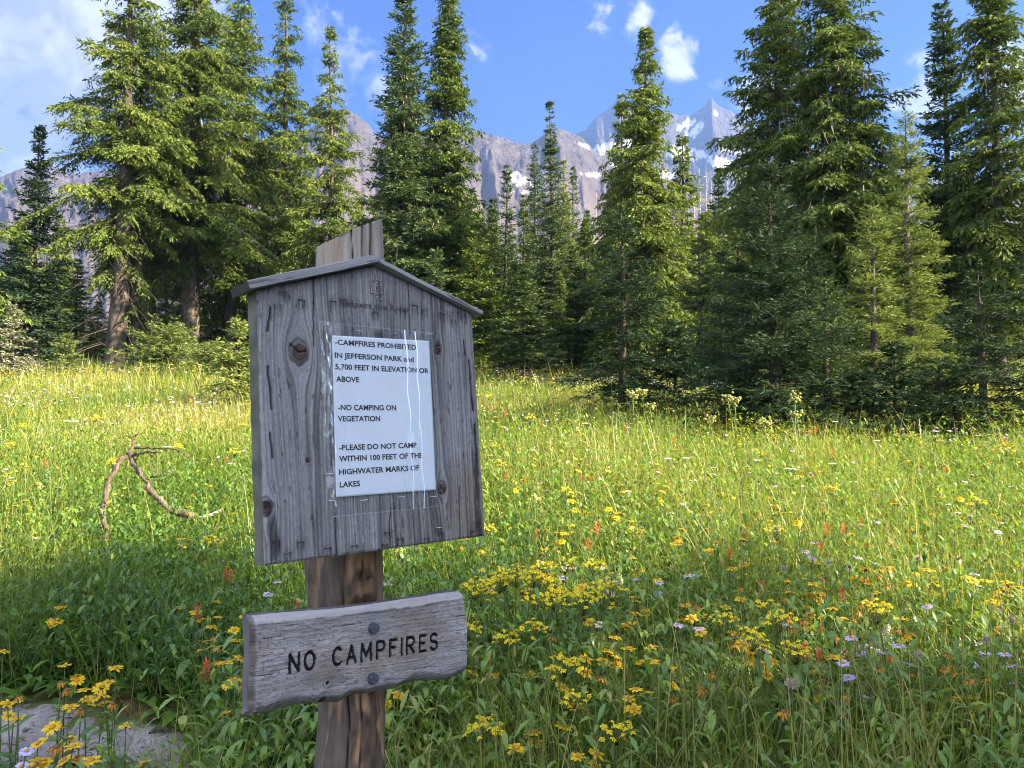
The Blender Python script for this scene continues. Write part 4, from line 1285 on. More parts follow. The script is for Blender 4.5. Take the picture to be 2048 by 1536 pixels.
M_BOLT = plain_mat('galvanised_bolt', (0.085, 0.098, 0.125), 0.55, 0.5, 0.4, 0.45, 260)
for x_, z_, rot_ in ((0.0098, 0.0303, 0.2), (0.0092, -0.0533, 0.6)):
    mb = MB()
    prof = [(0.0102, 0.0), (0.0102, -0.0008), (0.0094, -0.0009), (0.0096, -0.0075), (0.0082, -0.0092)]
    rings_ = []
    for k, (r_, y_) in enumerate(prof):
        n_ = 24
        a_ = np.arange(n_) * 2 * np.pi / n_
        if k < 2:
            rr_ = np.full(n_, r_)
        else:
            ph = (a_ + rot_) % (np.pi / 3) - np.pi / 6
            rr_ = r_ * math.cos(np.pi / 6) / np.cos(ph) if k < 4 else np.full(n_, r_)
        rings_.append(np.c_[rr_ * np.cos(a_), np.full(n_, y_), rr_ * np.sin(a_)])
    V = np.concatenate(rings_ + [[[0, -0.0094, 0]]])
    Q = []
    for k in range(len(prof) - 1):
        for j in range(24):
            Q.append((k * 24 + j, k * 24 + (j + 1) % 24, (k + 1) * 24 + (j + 1) % 24, (k + 1) * 24 + j))
    T = [(4 * 24 + j, 4 * 24 + (j + 1) % 24, 120) for j in range(24)]
    mb.add(V, Q, T)
    link('bolt', mb.mesh('bolt'), M_BOLT, plank, (PC[0] + x_ * c_ - z_ * sn_, 0.0025, PC[1] + x_ * sn_ + z_ * c_ + Z0))

# ---- the notice in its plastic sleeve ---------------------------------------------
notice = sign_root('paper_notice')
tag(notice, 'white printed camping notice in a crinkled plastic sleeve stapled to the board', 'notice')
PAP = np.array([[-0.0995, 0.0985], [0.1105, 0.0975], [0.1130, 0.3835], [-0.0950, 0.3800]])   # bl br tr tl
nu, nv = 60, 80
s_, t_ = np.meshgrid(np.linspace(0, 1, nu), np.linspace(0, 1, nv), indexing='ij')


def pap(s, t):
    s, t = np.asarray(s, float)[..., None], np.asarray(t, float)[..., None]
    return (PAP[0] * (1 - s) + PAP[1] * s) * (1 - t) + (PAP[3] * (1 - s) + PAP[2] * s) * t


def pap_y(u_, v_):
    return -0.0044 - 0.0010 * fbm(u_ * 14, v_ * 9, 2, 120) - 0.0025 * np.exp(-((u_ - 0.06) / 0.03) ** 2) * np.exp(-((v_ - 0.2) / 0.1) ** 2)


UVp = pap(s_, t_)
Y_ = pap_y(UVp[..., 0], UVp[..., 1])
V = np.stack([UVp[..., 0], Y_, UVp[..., 1] + Z0], -1).reshape(-1, 3)
Q = grid_quads(nu, nv)[:, ::-1]
V2 = V + [0, 0.0003, 0]
M_PAPER = plain_mat('printer_paper', (0.70, 0.76, 0.85), 0.6, 0, 0.3, 0.02, 20)
idx = np.arange(nu * nv).reshape(nu, nv)
loop = np.concatenate([idx[:-1, 0], idx[-1, :-1], idx[1:, -1][::-1], idx[0, 1:][::-1]])
k = np.arange(len(loop))
k2 = (k + 1) % len(loop)
Qe = np.stack([loop[k], loop[k2], loop[k2] + nu * nv, loop[k] + nu * nv], -1)
link('paper', build_mesh('paper', np.concatenate([V, V2]), np.concatenate([Q, Q[:, ::-1] + nu * nv, Qe]), None, True), M_PAPER, notice)
LINES = [('-CAMPFIRES PROHIBITED', -0.0895, 0.0815, 0.3640), ('IN JEFFERSON PARK and', -0.0915, 0.0745, 0.3405), ('5,700 FEET IN ELEVATION OR', -0.0914, 0.1078, 0.3203), ('ABOVE', -0.0905, -0.0449, 0.2985),
         ('-NO CAMPING ON', -0.0888, 0.0298, 0.2484), ('VEGETATION', -0.0903, -0.0049, 0.2288), ('-PLEASE DO NOT CAMP', -0.0895, 0.0696, 0.1785), ('WITHIN 100 FEET OF THE', -0.0910, 0.0816, 0.1592),
         ('HIGHWATER MARKS OF', -0.0921, 0.0734, 0.1366), ('LAKES', -0.0917, -0.0519, 0.1150)]
M_INK = plain_mat('black_ink', (0.035, 0.036, 0.040), 0.7, 0, 0.2, 0.1, 20)
VV, TT, n0 = [], [], 0
for body, x0, x1, zb in LINES:
    Vt, Tt = text_mesh(body, 0.0094, 0.026)
    xa, xb = Vt[:, 0].min(), Vt[:, 0].max()
    uu_ = x0 + (Vt[:, 0] - xa) / (xb - xa) * (x1 - x0)
    vv_ = zb + Vt[:, 1]
    VV.append(np.c_[uu_, pap_y(uu_, vv_) - 0.00035, vv_ + Z0])
    TT.append(Tt + n0)
    n0 += len(Vt)
link('lettering', build_mesh('lettering', np.concatenate(VV), None, np.concatenate(TT)), M_INK, notice)

# plastic sleeve: clear film with creases, their white glints painted in
nu, nv = 220, 300
s_, t_ = np.meshgrid(np.linspace(0, 1, nu), np.linspace(0, 1, nv), indexing='ij')
SL = np.array([[-0.122, 0.066], [0.1245, 0.066], [0.1190, 0.3985], [-0.1240, 0.4030]])
S2 = s_[..., None]
T2 = t_[..., None]
UVs = (SL[0] * (1 - S2) + SL[1] * S2) * (1 - T2) + (SL[3] * (1 - S2) + SL[2] * S2) * T2
su, sv = UVs[..., 0], UVs[..., 1]
lm_ = sstep(-0.090, -0.112, su)
su = su + lm_ * (fbm(sv * 22, sv * 0, 3, 121) - 0.4) * 0.018 * np.clip((-0.1 - su) / 0.02, 0, 1)
cr1 = np.abs(fbm(su * 40, sv * 22, 4, 122) - 0.5) * 2
Y_ = -0.0072 - lm_ * (0.0022 * cr1 + 0.002 * fbm(su * 90, sv * 60, 2, 123)) - 0.0008 * fbm(su * 30, sv * 14, 3, 124)
Y_ = Y_ - 0.0008 * np.exp(-((su - 0.056 - 0.002 * np.sin(sv * 60)) / 0.0012) ** 2) - 0.0007 * np.exp(-((su - 0.079 - 0.0015 * np.sin(sv * 75)) / 0.0011) ** 2)
film = 0.03 + 0 * su


def streak(cu_f, wid, amp, v0, v1, sd, brk=0.45):
    c = cu_f(sv) + (fbm(sv * 70, sv * 0 + sd, 3, 125) - 0.5) * 0.006
    return amp * np.exp(-((su - c) / wid) ** 2) * sstep(v0 - 0.01, v0 + 0.01, sv) * sstep(v1 + 0.01, v1 - 0.01, sv) * sstep(brk - 0.12, brk + 0.12, fbm(sv * 120, su * 60, 3, sd))


film = np.maximum(film, streak(lambda v: 0.0525 + 0.016 * (0.39 - v) / 0.3, 0.0011, 0.8, 0.07, 0.40, 131, 0.40))
film = np.maximum(film, streak(lambda v: 0.0805 + 0.004 * (0.39 - v), 0.0011, 0.85, 0.07, 0.40, 132, 0.38))
film = np.maximum(film, streak(lambda v: 0.0490 + 0 * v, 0.0008, 0.5, 0.28, 0.40, 133, 0.40))
film = np.maximum(film, streak(lambda v: 0.103 - 0.01 * (0.39 - v) * 0, 0.0010, 0.7, 0.345, 0.40, 134, 0.2))
film = np.maximum(film, streak(lambda v: 0.111 + 0 * v, 0.0010, 0.6, 0.335, 0.395, 135, 0.3))
film = np.maximum(film, streak(lambda v: 0.100 + 0 * v, 0.0012, 0.3, 0.15, 0.27, 136, 0.45))
film = np.maximum(film, streak(lambda v: -0.082 - 0.004 * np.sin(v * 30), 0.0022, 0.75, 0.17, 0.37, 137, 0.42))
film = np.maximum(film, streak(lambda v: -0.074 + 0.002 * np.sin(v * 50), 0.0014, 0.5, 0.15, 0.25, 138, 0.45))
film = np.maximum(film, streak(lambda v: -0.003 + 0.30 * (0.17 - v), 0.0008, 0.35, 0.07, 0.17, 139, 0.40))
film = np.maximum(film, streak(lambda v: 0.030 + 0.22 * (0.17 - v), 0.0008, 0.4, 0.07, 0.16, 140, 0.40))
film = np.maximum(film, streak(lambda v: -0.066 + 0.02 * (0.1 - v), 0.0010, 0.4, 0.066, 0.1, 141, 0.3))
band = 0.16 * np.exp(-((su - 0.066) / 0.013) ** 4) * sstep(0.07, 0.1, sv)  # broad faint reflection painted into the film
film = np.maximum(film, band)
film = np.maximum(film, 0.42 * sstep(0.0, 0.4, np.exp(-((su + 0.088) / 0.009) ** 4)) * sstep(0.355, 0.372, sv))
film = film * 0.34
film = np.maximum(film, lm_ * np.clip(sstep(0.14, 0.02, cr1) * 0.30 + 0.20 * sstep(0.40, 0.75, fbm(su * 60, sv * 30, 3, 126)), 0, 0.5) * sstep(0.08, 0.13, sv))
film = np.maximum(film, 0.5 * sstep(0.0025, 0.0, np.minimum(np.minimum(s_, 1 - s_) * 0.24, np.minimum(t_, 1 - t_) * 0.33)) * 0.5)
V = np.stack([su, Y_, sv + Z0], -1).reshape(-1, 3)
m, b = new_mat('clear_plastic')
at = b.n('ShaderNodeAttribute', None, attribute_name='tint')
gl = b.n('ShaderNodeBsdfPrincipled', {'Base Color': (0.86, 0.88, 0.92, 1), 'Roughness': 0.16, 'Specular IOR Level': 0.5})
tr = b.n('ShaderNodeBsdfTransparent', {'Color': (0.97, 0.98, 0.985, 1)})
gs = b.n('ShaderNodeBsdfGlossy', {'Color': (0.95, 0.97, 1, 1), 'Roughness': 0.12})
fr = b.n('ShaderNodeFresnel', {'IOR': 1.45})
c1 = b.n('ShaderNodeMixShader', {0: b.math('MULTIPLY', fr.outputs[0], 1.2, True), 1: tr.outputs[0], 2: gs.outputs[0]})
c2 = b.n('ShaderNodeMixShader', {0: b.math('MULTIPLY', at.outputs['Fac'], 0.8), 1: c1.outputs[0], 2: gl.outputs[0]})
b.n('ShaderNodeOutputMaterial', {'Surface': c2.outputs[0]})
link('plastic_sleeve', build_mesh('plastic_sleeve', V, grid_quads(nu, nv)[:, ::-1], None, True, {'tint': film.ravel()}), m, notice)
for u_, v_ in PSTAPLE:
    staple(notice, u_, v_, -0.0095, M_STEEL, rg.normal(0, 0.12))

# ------------------------------------------------------------------ meadow: soil patch, grass, leaves
# bare sandy patch beside the sign
PATCH = [(-3.6, 3.25), (-2.1, 3.16), (-1.85, 3.22), (-1.65, 3.10), (-1.40, 3.04), (-1.22, 2.95), (-1.06, 2.75), (-1.00, 2.45), (-1.08, 2.1), (-1.35, 1.6), (-3.6, 1.5)]
PATCH = np.array(PATCH)


def in_poly(x, y, P):
    x, y = np.asarray(x, float), np.asarray(y, float)
    r = np.zeros(x.shape, bool)
    for (x0, y0), (x1, y1) in zip(P, np.roll(P, -1, 0)):
        c = (y0 > y) != (y1 > y)
        r ^= c & (x < (x1 - x0) * (y - y0) / (y1 - y0 + 1e-12) + x0)
    return r


def poly_dist(x, y, P):
    d = np.full(np.shape(x), 9.0)
    for a_, b_ in zip(P, np.roll(P, -1, 0)):
        d = np.minimum(d, seg_dist(x, y, a_, b_))
    return d


gx, gy = np.meshgrid(np.linspace(-3.7, -0.9, 280), np.linspace(1.4, 3.5, 210), indexing='ij')
pd = poly_dist(gx, gy, PATCH) * np.where(in_poly(gx, gy, PATCH), 1, -1) + (fbm(gx * 5, gy * 5, 3, 150) - 0.5) * 0.16
zz = g(gx, gy) - 0.05 + 0.060 * sstep(-0.16, 0.16, pd) + (fbm(gx * 3, gy * 3, 4, 151) - 0.5) * 0.05 + (fbm(gx * 22, gy * 22, 4, 152) - 0.5) * 0.026
ZPATCH = zz.copy()
m, b = new_mat('sandy_soil')
tc = b.n('ShaderNodeTexCoord')
n1 = b.noise(tc.outputs['Object'], 3.0, 6, 0.6)
n2 = b.noise(tc.outputs['Object'], 60.0, 6, 0.7)
n3 = b.noise(tc.outputs['Object'], 14.0, 5, 0.7, 1.5)
col = b.ramp(b.math('ADD', b.math('MULTIPLY', n1, 0.6), b.math('MULTIPLY', n2, 0.4)), [(0.36, (0.13, 0.112, 0.105)), (0.5, (0.25, 0.222, 0.212)), (0.64, (0.36, 0.32, 0.31))])
col = b.mix(b.maprange(n3, 0.56, 0.66), col, (0.06, 0.048, 0.038))
bp = b.n('ShaderNodeBump', {'Height': n2, 'Strength': 0.7, 'Distance': 0.012})
p = b.n('ShaderNodeBsdfPrincipled', {'Base Color': col, 'Roughness': 0.95, 'Specular IOR Level': 0.1, 'Normal': bp.outputs[0]})
b.n('ShaderNodeOutputMaterial', {'Surface': p.outputs[0]})
tag(link('dirt_path', build_mesh('dirt_path', np.stack([gx, gy, zz], -1).reshape(-1, 3), grid_quads(280, 210), None, True), m), kind='structure')

rg = np.random.default_rng(11)
LOGS = np.array([[1.12, 3.02], [1.50, 3.60]])


def keep_plants(x, y, r, bare=0.03):
    k = ~(in_poly(x, y, PATCH)) | (r < bare)
    k &= np.hypot(x + 0.15, y - 1.36) > 0.10
    return k


def scatter(n, y0, y1, power=1.0, margin=0.9):
    """Points in the wedge in front of the camera, with a margin at the sides."""
    y = y0 + (y1 - y0) * rg.random(n) ** power
    x = (rg.random(n) * 2 - 1) * (0.70 * y + margin)
    return x, y


M_GRASS = leaf_mat('grass_blades', [(0.0, (0.048, 0.098, 0.018)), (0.35, (0.092, 0.158, 0.026)), (0.7, (0.175, 0.218, 0.032)), (0.9, (0.27, 0.255, 0.060)), (1.0, (0.34, 0.30, 0.13))], 0.42, (1.25, 1.3, 0.55), 0.42, 0.4)
M_HERB = leaf_mat('herb_leaves', [(0.0, (0.036, 0.092, 0.020)), (0.5, (0.120, 0.215, 0.034)), (0.85, (0.205, 0.285, 0.044)), (1.0, (0.31, 0.28, 0.06))], 0.33, (1.25, 1.35, 0.5), 0.36, 0.55)
GB = MB()


def blades(x, y, h, wdt, lean, curve, nseg, tint, zoff=0.0):
    n = len(x)
    a = rg.random(n) * 6.283
    face = a + np.pi / 2 + rg.normal(0, 0.5, n)
    t = np.linspace(0, 1, nseg + 1)
    base = np.stack([x, y, g(x, y) - 0.01 + zoff], -1)
    dirh = np.stack([np.cos(a), np.sin(a), 0 * a], -1)
    wv_ = np.stack([np.cos(face), np.sin(face), 0 * a], -1)
    rows = []
    for tt in t:
        off = (lean * tt + curve * tt ** 2)
        c = base + dirh * (h * off)[:, None]
        c[:, 2] += h * tt * np.sqrt(np.clip(1 - 0.45 * off ** 2, 0.15, 1)) - h * np.clip(curve - 0.5, 0, 2) * tt ** 3 * 0.5
        w_ = wdt * (1 - tt ** 1.7) * (0.65 + 0.35 * min(1, tt * 4))
        rows += [c - wv_ * w_[:, None], c + wv_ * w_[:, None]]
    V = np.stack(rows, 1)
    m_ = 2 * (nseg + 1)
    Q = np.concatenate([np.array([[2 * k, 2 * k + 1, 2 * k + 3, 2 * k + 2]]) for k in range(nseg)])
    Q = (np.arange(n) * m_)[:, None, None] + Q[None]
    GB.add(V.reshape(-1, 3), Q.reshape(-1, 4), None, np.repeat(tint, m_))


def patch_tint(x, y):
    return 0.10 + 0.75 * fbm(x * 0.5, y * 0.5, 3, 160) + 0.22 * sstep(4.5, 9.0, y)


for (n, y0, y1, hm, wm, ns, pw) in ((44000, 1.3, 4.4, 0.29, 0.0024, 4, 0.85), (60000, 4.2, 8.0, 0.28, 0.0030, 3, 0.9), (80000, 7.8, 16.0, 0.30, 0.0048, 2, 0.9), (80000, 15.5, 34.0, 0.32, 0.0105, 2, 0.9)):
    x, y = scatter(n, y0, y1, pw)
    clump = fbm(x * 1.7, y * 1.7, 3, 161)
    k = keep_plants(x, y, rg.random(n), 0.012) & (rg.random(n) < 0.25 + 1.1 * clump)
    x, y, clump = x[k], y[k], clump[k]
    n = len(x)
    h = hm * (0.45 + 0.9 * rg.random(n)) * (0.6 + 0.8 * clump)
    tall = rg.random(n) < (0.22 if y0 < 7 else 0.07)
    h = np.where(tall, h * 1.75, h)
    tint = np.clip(patch_tint(x, y) + rg.normal(0, 0.17, n) + 0.22 * tall, 0, 1)
    blades(x, y, h, wm * (0.6 + 0.8 * rg.random(n)), np.abs(rg.normal(0.12, 0.14, n)), np.abs(rg.normal(0.22, 0.28, n)), ns, tint)
# tussocks of long fine grass, right of the post and at the left edge
for cx, cy, n_, hh_, rr_ in ((-0.02, 1.95, 420, 0.44, 0.26), (0.25, 2.25, 500, 0.48, 0.30), (0.05, 2.55, 420, 0.46, 0.26), (0.75, 2.15, 400, 0.42, 0.28), (-2.35, 3.35, 420, 0.50, 0.30), (-2.05, 3.9, 320, 0.45, 0.3), (-0.75, 2.35, 200, 0.38, 0.22), (1.7, 2.6, 260, 0.45, 0.3), (2.1, 3.4, 260, 0.5, 0.3)):
    x = cx + rg.normal(0, rr_ * 0.5, n_)
    y = cy + rg.normal(0, rr_ * 0.5, n_)
    blades(x, y, hh_ * (0.6 + 0.6 * rg.random(n_)), 0.0016 + 0.0012 * rg.random(n_), np.abs(rg.normal(0.25, 0.2, n_)), np.abs(rg.normal(0.45, 0.35, n_)), 5, np.clip(0.42 + rg.normal(0, 0.15, n_), 0, 1))
tag(link('grass', GB.mesh('grass', True), M_GRASS), kind='stuff')

# broad leaves of the meadow herbs
HB = MB()


def leaves(P, az, elev_, ln, wd_, droop, tint, fold=0.25):
    """Lance-shaped leaves: 5 rows of 3 vertices."""
    n = len(P)
    dh = np.stack([np.cos(az), np.sin(az), 0 * az], -1)
    lt = np.stack([-np.sin(az), np.cos(az), 0 * az], -1)
    rows = []
    for tt, wf in ((0, 0.12), (0.22, 0.72), (0.48, 1.0), (0.76, 0.62), (1.0, 0.02)):
        c = P + dh * (ln * tt * np.cos(elev_))[:, None]
        c[:, 2] += ln * (np.sin(elev_) * tt - droop * tt ** 2)
        w_ = (wd_ * wf)[:, None]
        e = c + 0
        e[:, 2] += wd_ * wf * fold
        rows += [e - lt * w_, c, e + lt * w_]
    V = np.stack(rows, 1)
    Q = np.array([[3 * r + c, 3 * r + c + 1, 3 * r + c + 4, 3 * r + c + 3] for r in range(4) for c in range(2)])
    Q = (np.arange(n) * 15)[:, None, None] + Q[None]
    HB.add(V.reshape(-1, 3), Q.reshape(-1, 4), None, np.repeat(tint, 15))


def herbs(x, y, nl, hmax, l0, w0, steep=0.5, tshift=0.0):
    n = len(x)
    hm = hmax * (0.45 + 0.8 * rg.random(n))
    ta = np.clip(patch_tint(x, y) + tshift + rg.normal(0, 0.14, n), 0, 1)
    k = np.repeat(np.arange(n), nl)
    lev = np.tile(np.arange(nl) // 2, n) / max(1, (nl - 1) // 2)
    a0 = rg.random(n)[k] * 6.28
    az = a0 + (np.tile(np.arange(nl) % 2, n)) * np.pi + lev * 1.57 * 1.0 * (nl - 1) / 2 + rg.normal(0, 0.3, len(k))
    P = np.stack([x[k], y[k], g(x, y)[k] + hm[k] * (0.06 + 0.94 * lev)], -1)
    ln = l0 * (0.6 + 0.7 * rg.random(len(k))) * (1.15 - 0.55 * lev)
    leaves(P, az, steep + 0.5 * rg.random(len(k)) + 0.3 * lev, ln, w0 * ln / l0 * (0.75 + 0.5 * rg.random(len(k))), 0.25 + 0.45 * rg.random(len(k)),
           np.clip(ta[k] + rg.normal(0, 0.10, len(k)), 0, 1))


for (n, y0, y1, nl, hm, l0, w0, pw) in ((4800, 1.35, 4.6, 8, 0.30, 0.110, 0.0135, 0.9), (2600, 1.35, 4.6, 6, 0.14, 0.17, 0.026, 0.9), (4400, 1.5, 6.0, 10, 0.50, 0.095, 0.0100, 0.9),
                                       (8500, 4.4, 9.0, 8, 0.29, 0.120, 0.015, 0.9), (2600, 4.4, 9.0, 4, 0.14, 0.18, 0.028, 0.9), (8500, 8.5, 18.0, 5, 0.27, 0.13, 0.019, 0.9), (5500, 17.0, 34.0, 4, 0.30, 0.18, 0.032, 0.9), (2600, 5.2, 10.0, 10, 0.52, 0.115, 0.0125, 0.9)):
    x, y = scatter(n, y0, y1, pw)
    cl = fbm(x * 1.1 + 9, y * 1.1, 3, 162 + nl)
    k = keep_plants(x, y, rg.random(n), 0.02) & (rg.random(n) < 0.2 + 1.25 * cl)
    herbs(x[k], y[k], nl, hm, l0, w0, 0.35 + 0.25 * rg.random(), 0.0)
# a band of rounded broad leaves at the left, beyond the bare patch
n = 240
x, y = rg.uniform(-3.2, -1.0, n), rg.uniform(3.25, 4.6, n)
herbs(x, y, 6, 0.13, 0.12, 0.034, 0.55, 0.05)
tag(link('meadow_foliage', HB.mesh('meadow_foliage', True), M_HERB), kind='stuff')

# ------------------------------------------------------------------ flowers
def petal_mat(name, c0, c1, trans=0.3):
    return leaf_mat(name, [(0.0, c0), (1.0, c1)], trans, (1.1, 1.1, 1.0), 0.55, 0.25)


M_YEL = petal_mat('yellow_petals', (0.62, 0.36, 0.008), (0.82, 0.58, 0.015))
M_YEL2 = petal_mat('lemon_petals', (0.66, 0.50, 0.010), (0.82, 0.70, 0.03))
M_ORA = petal_mat('fading_petals', (0.30, 0.12, 0.012), (0.62, 0.30, 0.02))
M_DISC = petal_mat('flower_disc', (0.28, 0.12, 0.01), (0.55, 0.30, 0.02), 0.1)
M_LAV = petal_mat('lavender_petals', (0.42, 0.38, 0.66), (0.62, 0.58, 0.80))
M_WHT = petal_mat('white_petals', (0.66, 0.64, 0.60), (0.82, 0.80, 0.78))
M_RED = petal_mat('paintbrush_bracts', (0.50, 0.07, 0.03), (0.70, 0.22, 0.06))
M_BRN = petal_mat('dry_seed_head', (0.07, 0.040, 0.018), (0.20, 0.115, 0.04), 0.1)
M_FLUF = petal_mat('seed_fluff', (0.30, 0.24, 0.17), (0.50, 0.43, 0.33), 0.3)
M_BLUE = petal_mat('gentian_petals', (0.03, 0.03, 0.25), (0.06, 0.07, 0.42), 0.2)
M_STEM = leaf_mat('green_stems', [(0.0, (0.055, 0.095, 0.022)), (1.0, (0.13, 0.17, 0.045))], 0.15)


def ray_head(rgk, npet, r_in, ln, wd_, cup, droop=0.25):
    """Ring of strap-shaped rays."""
    mb = MB()
    for k in range(npet):
        a = 6.283 * k / npet + rgk.normal(0, 0.10)
        l = ln * rgk.uniform(0.8, 1.12)
        d = np.array([math.cos(a), math.sin(a), 0])
        s = np.array([-math.sin(a), math.cos(a), 0])
        c_ = cup + rgk.normal(0, 0.10)
        dr = droop * rgk.uniform(0.4, 1.5)
        rows = []
        for t, wf in ((0, 0.45), (0.4, 1.0), (0.8, 0.95), (1.0, 0.45)):
            p_ = d * (r_in + l * t * math.cos(c_)) + np.array([0, 0, l * (t * math.sin(c_) - dr * t * t)])
            rows += [p_ - s * wd_ * wf, p_ + s * wd_ * wf]
        mb.add(rows, [[2 * q, 2 * q + 1, 2 * q + 3, 2 * q + 2] for q in range(3)], None, rgk.random())
    return mb


def dome(r, h, z=0.0, n=9, tint=0.5, bumpy=0.15, seed=0):
    rgk = np.random.default_rng(seed)
    V = [[0, 0, z + h]]
    T = []
    for q, f in enumerate((0.45, 0.8, 1.0, 0.6)):
        zq = z + (h * math.cos(f * 1.57) if q < 3 else -h * 0.8)
        for k in range(n):
            a = 6.283 * k / n + q * 0.35
            rr_ = r * math.sin(f * 1.57) * (1 + bumpy * rgk.normal()) if q < 3 else r * 0.5
            V.append([rr_ * math.cos(a), rr_ * math.sin(a), zq + bumpy * 0.4 * h * rgk.normal()])
    for k in range(n):
        T.append((0, 1 + k, 1 + (k + 1) % n))
    Q = [(1 + q * n + k, 1 + (q + 1) * n + k, 1 + (q + 1) * n + (k + 1) % n, 1 + q * n + (k + 1) % n) for q in range(3) for k in range(n)]
    return np.array(V), Q, T, tint


def place(V, pos, tilt=0.0, az=0.0):
    c, s = math.cos(tilt), math.sin(tilt)
    V = np.asarray(V, float)
    R1 = np.array([[c, 0, s], [0, 1, 0], [-s, 0, c]])
    ca_, sa_ = math.cos(az), math.sin(az)
    R2 = np.array([[ca_, -sa_, 0], [sa_, ca_, 0], [0, 0, 1]])
    return V @ (R2 @ R1).T + np.asarray(pos)


def stem_pts(rgk, h, lean=0.12, n=6):
    a = rgk.random() * 6.28
    t = np.linspace(0, 1, n)
    l = rgk.normal(0, lean) * h
    return np.c_[np.cos(a) * l * (t ** 1.6 - 1), np.sin(a) * l * (t ** 1.6 - 1), h * (t - 1)]   # ends at the origin


def opp_leaves(rgk, P, levels, ln, wd_, mb):
    """Opposite pairs of leaves up a stem."""
    for q, f in enumerate(levels):
        k = f * (len(P) - 1)
        i0 = min(int(k), len(P) - 2)
        p_ = P[i0] * (1 - (k - i0)) + P[i0 + 1] * (k - i0)
        for sgn in (0, 1):
            a = rgk.random() * 0.6 + q * 1.57 + sgn * 3.14
            l = ln * rgk.uniform(0.7, 1.2) * (1.15 - 0.5 * f)
            w_ = wd_ * l / ln
            el = rgk.uniform(0.25, 0.8)
            dr = rgk.uniform(0.2, 0.7)
            d = np.array([math.cos(a), math.sin(a), 0])
            s = np.array([-math.sin(a), math.cos(a), 0])
            rows = []
            for t, wf in ((0, .12), (.22, .75), (.5, 1), (.78, .6), (1, .03)):
                c = p_ + d * l * t * math.cos(el) + np.array([0, 0, l * (t * math.sin(el) - dr * t * t)])
                rows += [c - s * w_ * wf + [0, 0, .25 * w_ * wf], c, c + s * w_ * wf + [0, 0, .25 * w_ * wf]]
            mb.add(rows, [[3 * r + c, 3 * r + c + 1, 3 * r + c + 4, 3 * r + c + 3] for r in range(4) for c in range(2)], None, rgk.uniform(0.2, 0.75))


def solid(mb, items):
    for it in items:
        V, Q, T = it[0], it[1], it[2]
        mb.add(V, Q, T, it[3] if len(it) > 3 else 0.5)


# each builder returns [(part, mesh, material, parent part or None)]; origin = the top of the stem
def make_daisy(seed, fading=False, heads=1, colour=None, npet=None, size=1.0, h=0.40):
    r = np.random.default_rng(seed)
    st, lf = MB(), MB()
    P = stem_pts(r, h)
    st.add(*tube(P, np.linspace(0.0026, 0.0017, len(P)), 5), 0.4)
    opp_leaves(r, P, (0.12, 0.34, 0.58, 0.8)[:3 + int(r.random() < 0.5)], 0.095, 0.013, lf)
    parts = []
    tops = [(np.zeros(3), r.uniform(0, 0.5))]
    for q in range(heads - 1):
        a = r.random() * 6.28
        tip = np.array([math.cos(a) * 0.04, math.sin(a) * 0.04, -0.035 - 0.02 * r.random()])
        k0 = P[-2]
        st.add(*tube(np.array([k0, (k0 + tip) / 2 + [0, 0, -0.006], tip]), 0.0014, 4), 0.4)
        tops.append((tip, r.uniform(0.1, 0.6)))
    for q, (tp, tl) in enumerate(tops):
        az = r.random() * 6.28
        st.add(place(dome(0.0062 * size, 0.003, -0.005, 9)[0], tp, tl, az), *dome(0.006, 0.004)[1:3], 0.3)
        hd = ray_head(r, npet or r.integers(10, 14), 0.0045 * size, (0.0165 if not fading else 0.012) * size, (0.0037 if not fading else 0.0026) * size, 0.12 if not fading else -0.1, 0.2 if not fading else 0.9)
        V = place(np.concatenate(hd.V), tp, tl, az)
        hb = MB()
        hb.add(V, np.concatenate(hd.Q), None, np.concatenate(hd.A))
        nm = 'flower_head'
        mat = colour or (M_ORA if fading else M_YEL)
        D = dome(0.0072 * size, 0.0042 * size, 0.0006, 9, 0.5, 0.12, seed)
        db = MB()
        db.add(place(D[0], tp, tl, az), D[1], D[2], 0.6)
        key = 'flower_head%d' % q
        parts.append((nm, hb, mat, None, key))
        parts.append(('disc', db, M_BRN if fading else M_DISC, key, None))
    return [('stem', st, M_STEM, None, None), ('foliage', lf, M_HERB, None, None)] + parts, h


def make_ragwort(seed, h=0.46):
    r = np.random.default_rng(seed)
    st, lf, fl = MB(), MB(), MB()
    P = stem_pts(r, h)
    st.add(*tube(P, np.linspace(0.0030, 0.0022, len(P)), 5), 0.5)
    opp_leaves(r, P, (0.15, 0.3, 0.45, 0.6, 0.74), 0.10, 0.013, lf)
    n = r.integers(16, 27)
    for k in range(n):
        a, rr_ = k * 2.4, 0.050 * math.sqrt((k + 0.5) / n)
        tip = np.array([math.cos(a) * rr_, math.sin(a) * rr_, r.normal(0, 0.012) - 9 * rr_ * rr_])
        st.add(*tube(np.array([[0, 0, -0.055], tip * [0.6, 0.6, 1] + [0, 0, -0.022], tip + [0, 0, -0.004]]), 0.0010, 3), 0.6)
        hd = ray_head(r, 8, 0.0022, 0.0078, 0.0021, 0.15, 0.5)
        fl.add(place(np.concatenate(hd.V), tip, r.uniform(0, 0.7), r.random() * 6.28), np.concatenate(hd.Q), None, np.concatenate(hd.A))
        D = dome(0.0036, 0.0036, 0, 6, 0.3, 0.1, k)
        fl.add(place(D[0], tip), D[1], D[2], 0.15)
    return [('stem', st, M_STEM, None, None), ('foliage', lf, M_HERB, None, None), ('flower_cluster', fl, M_YEL2, None, None)], h


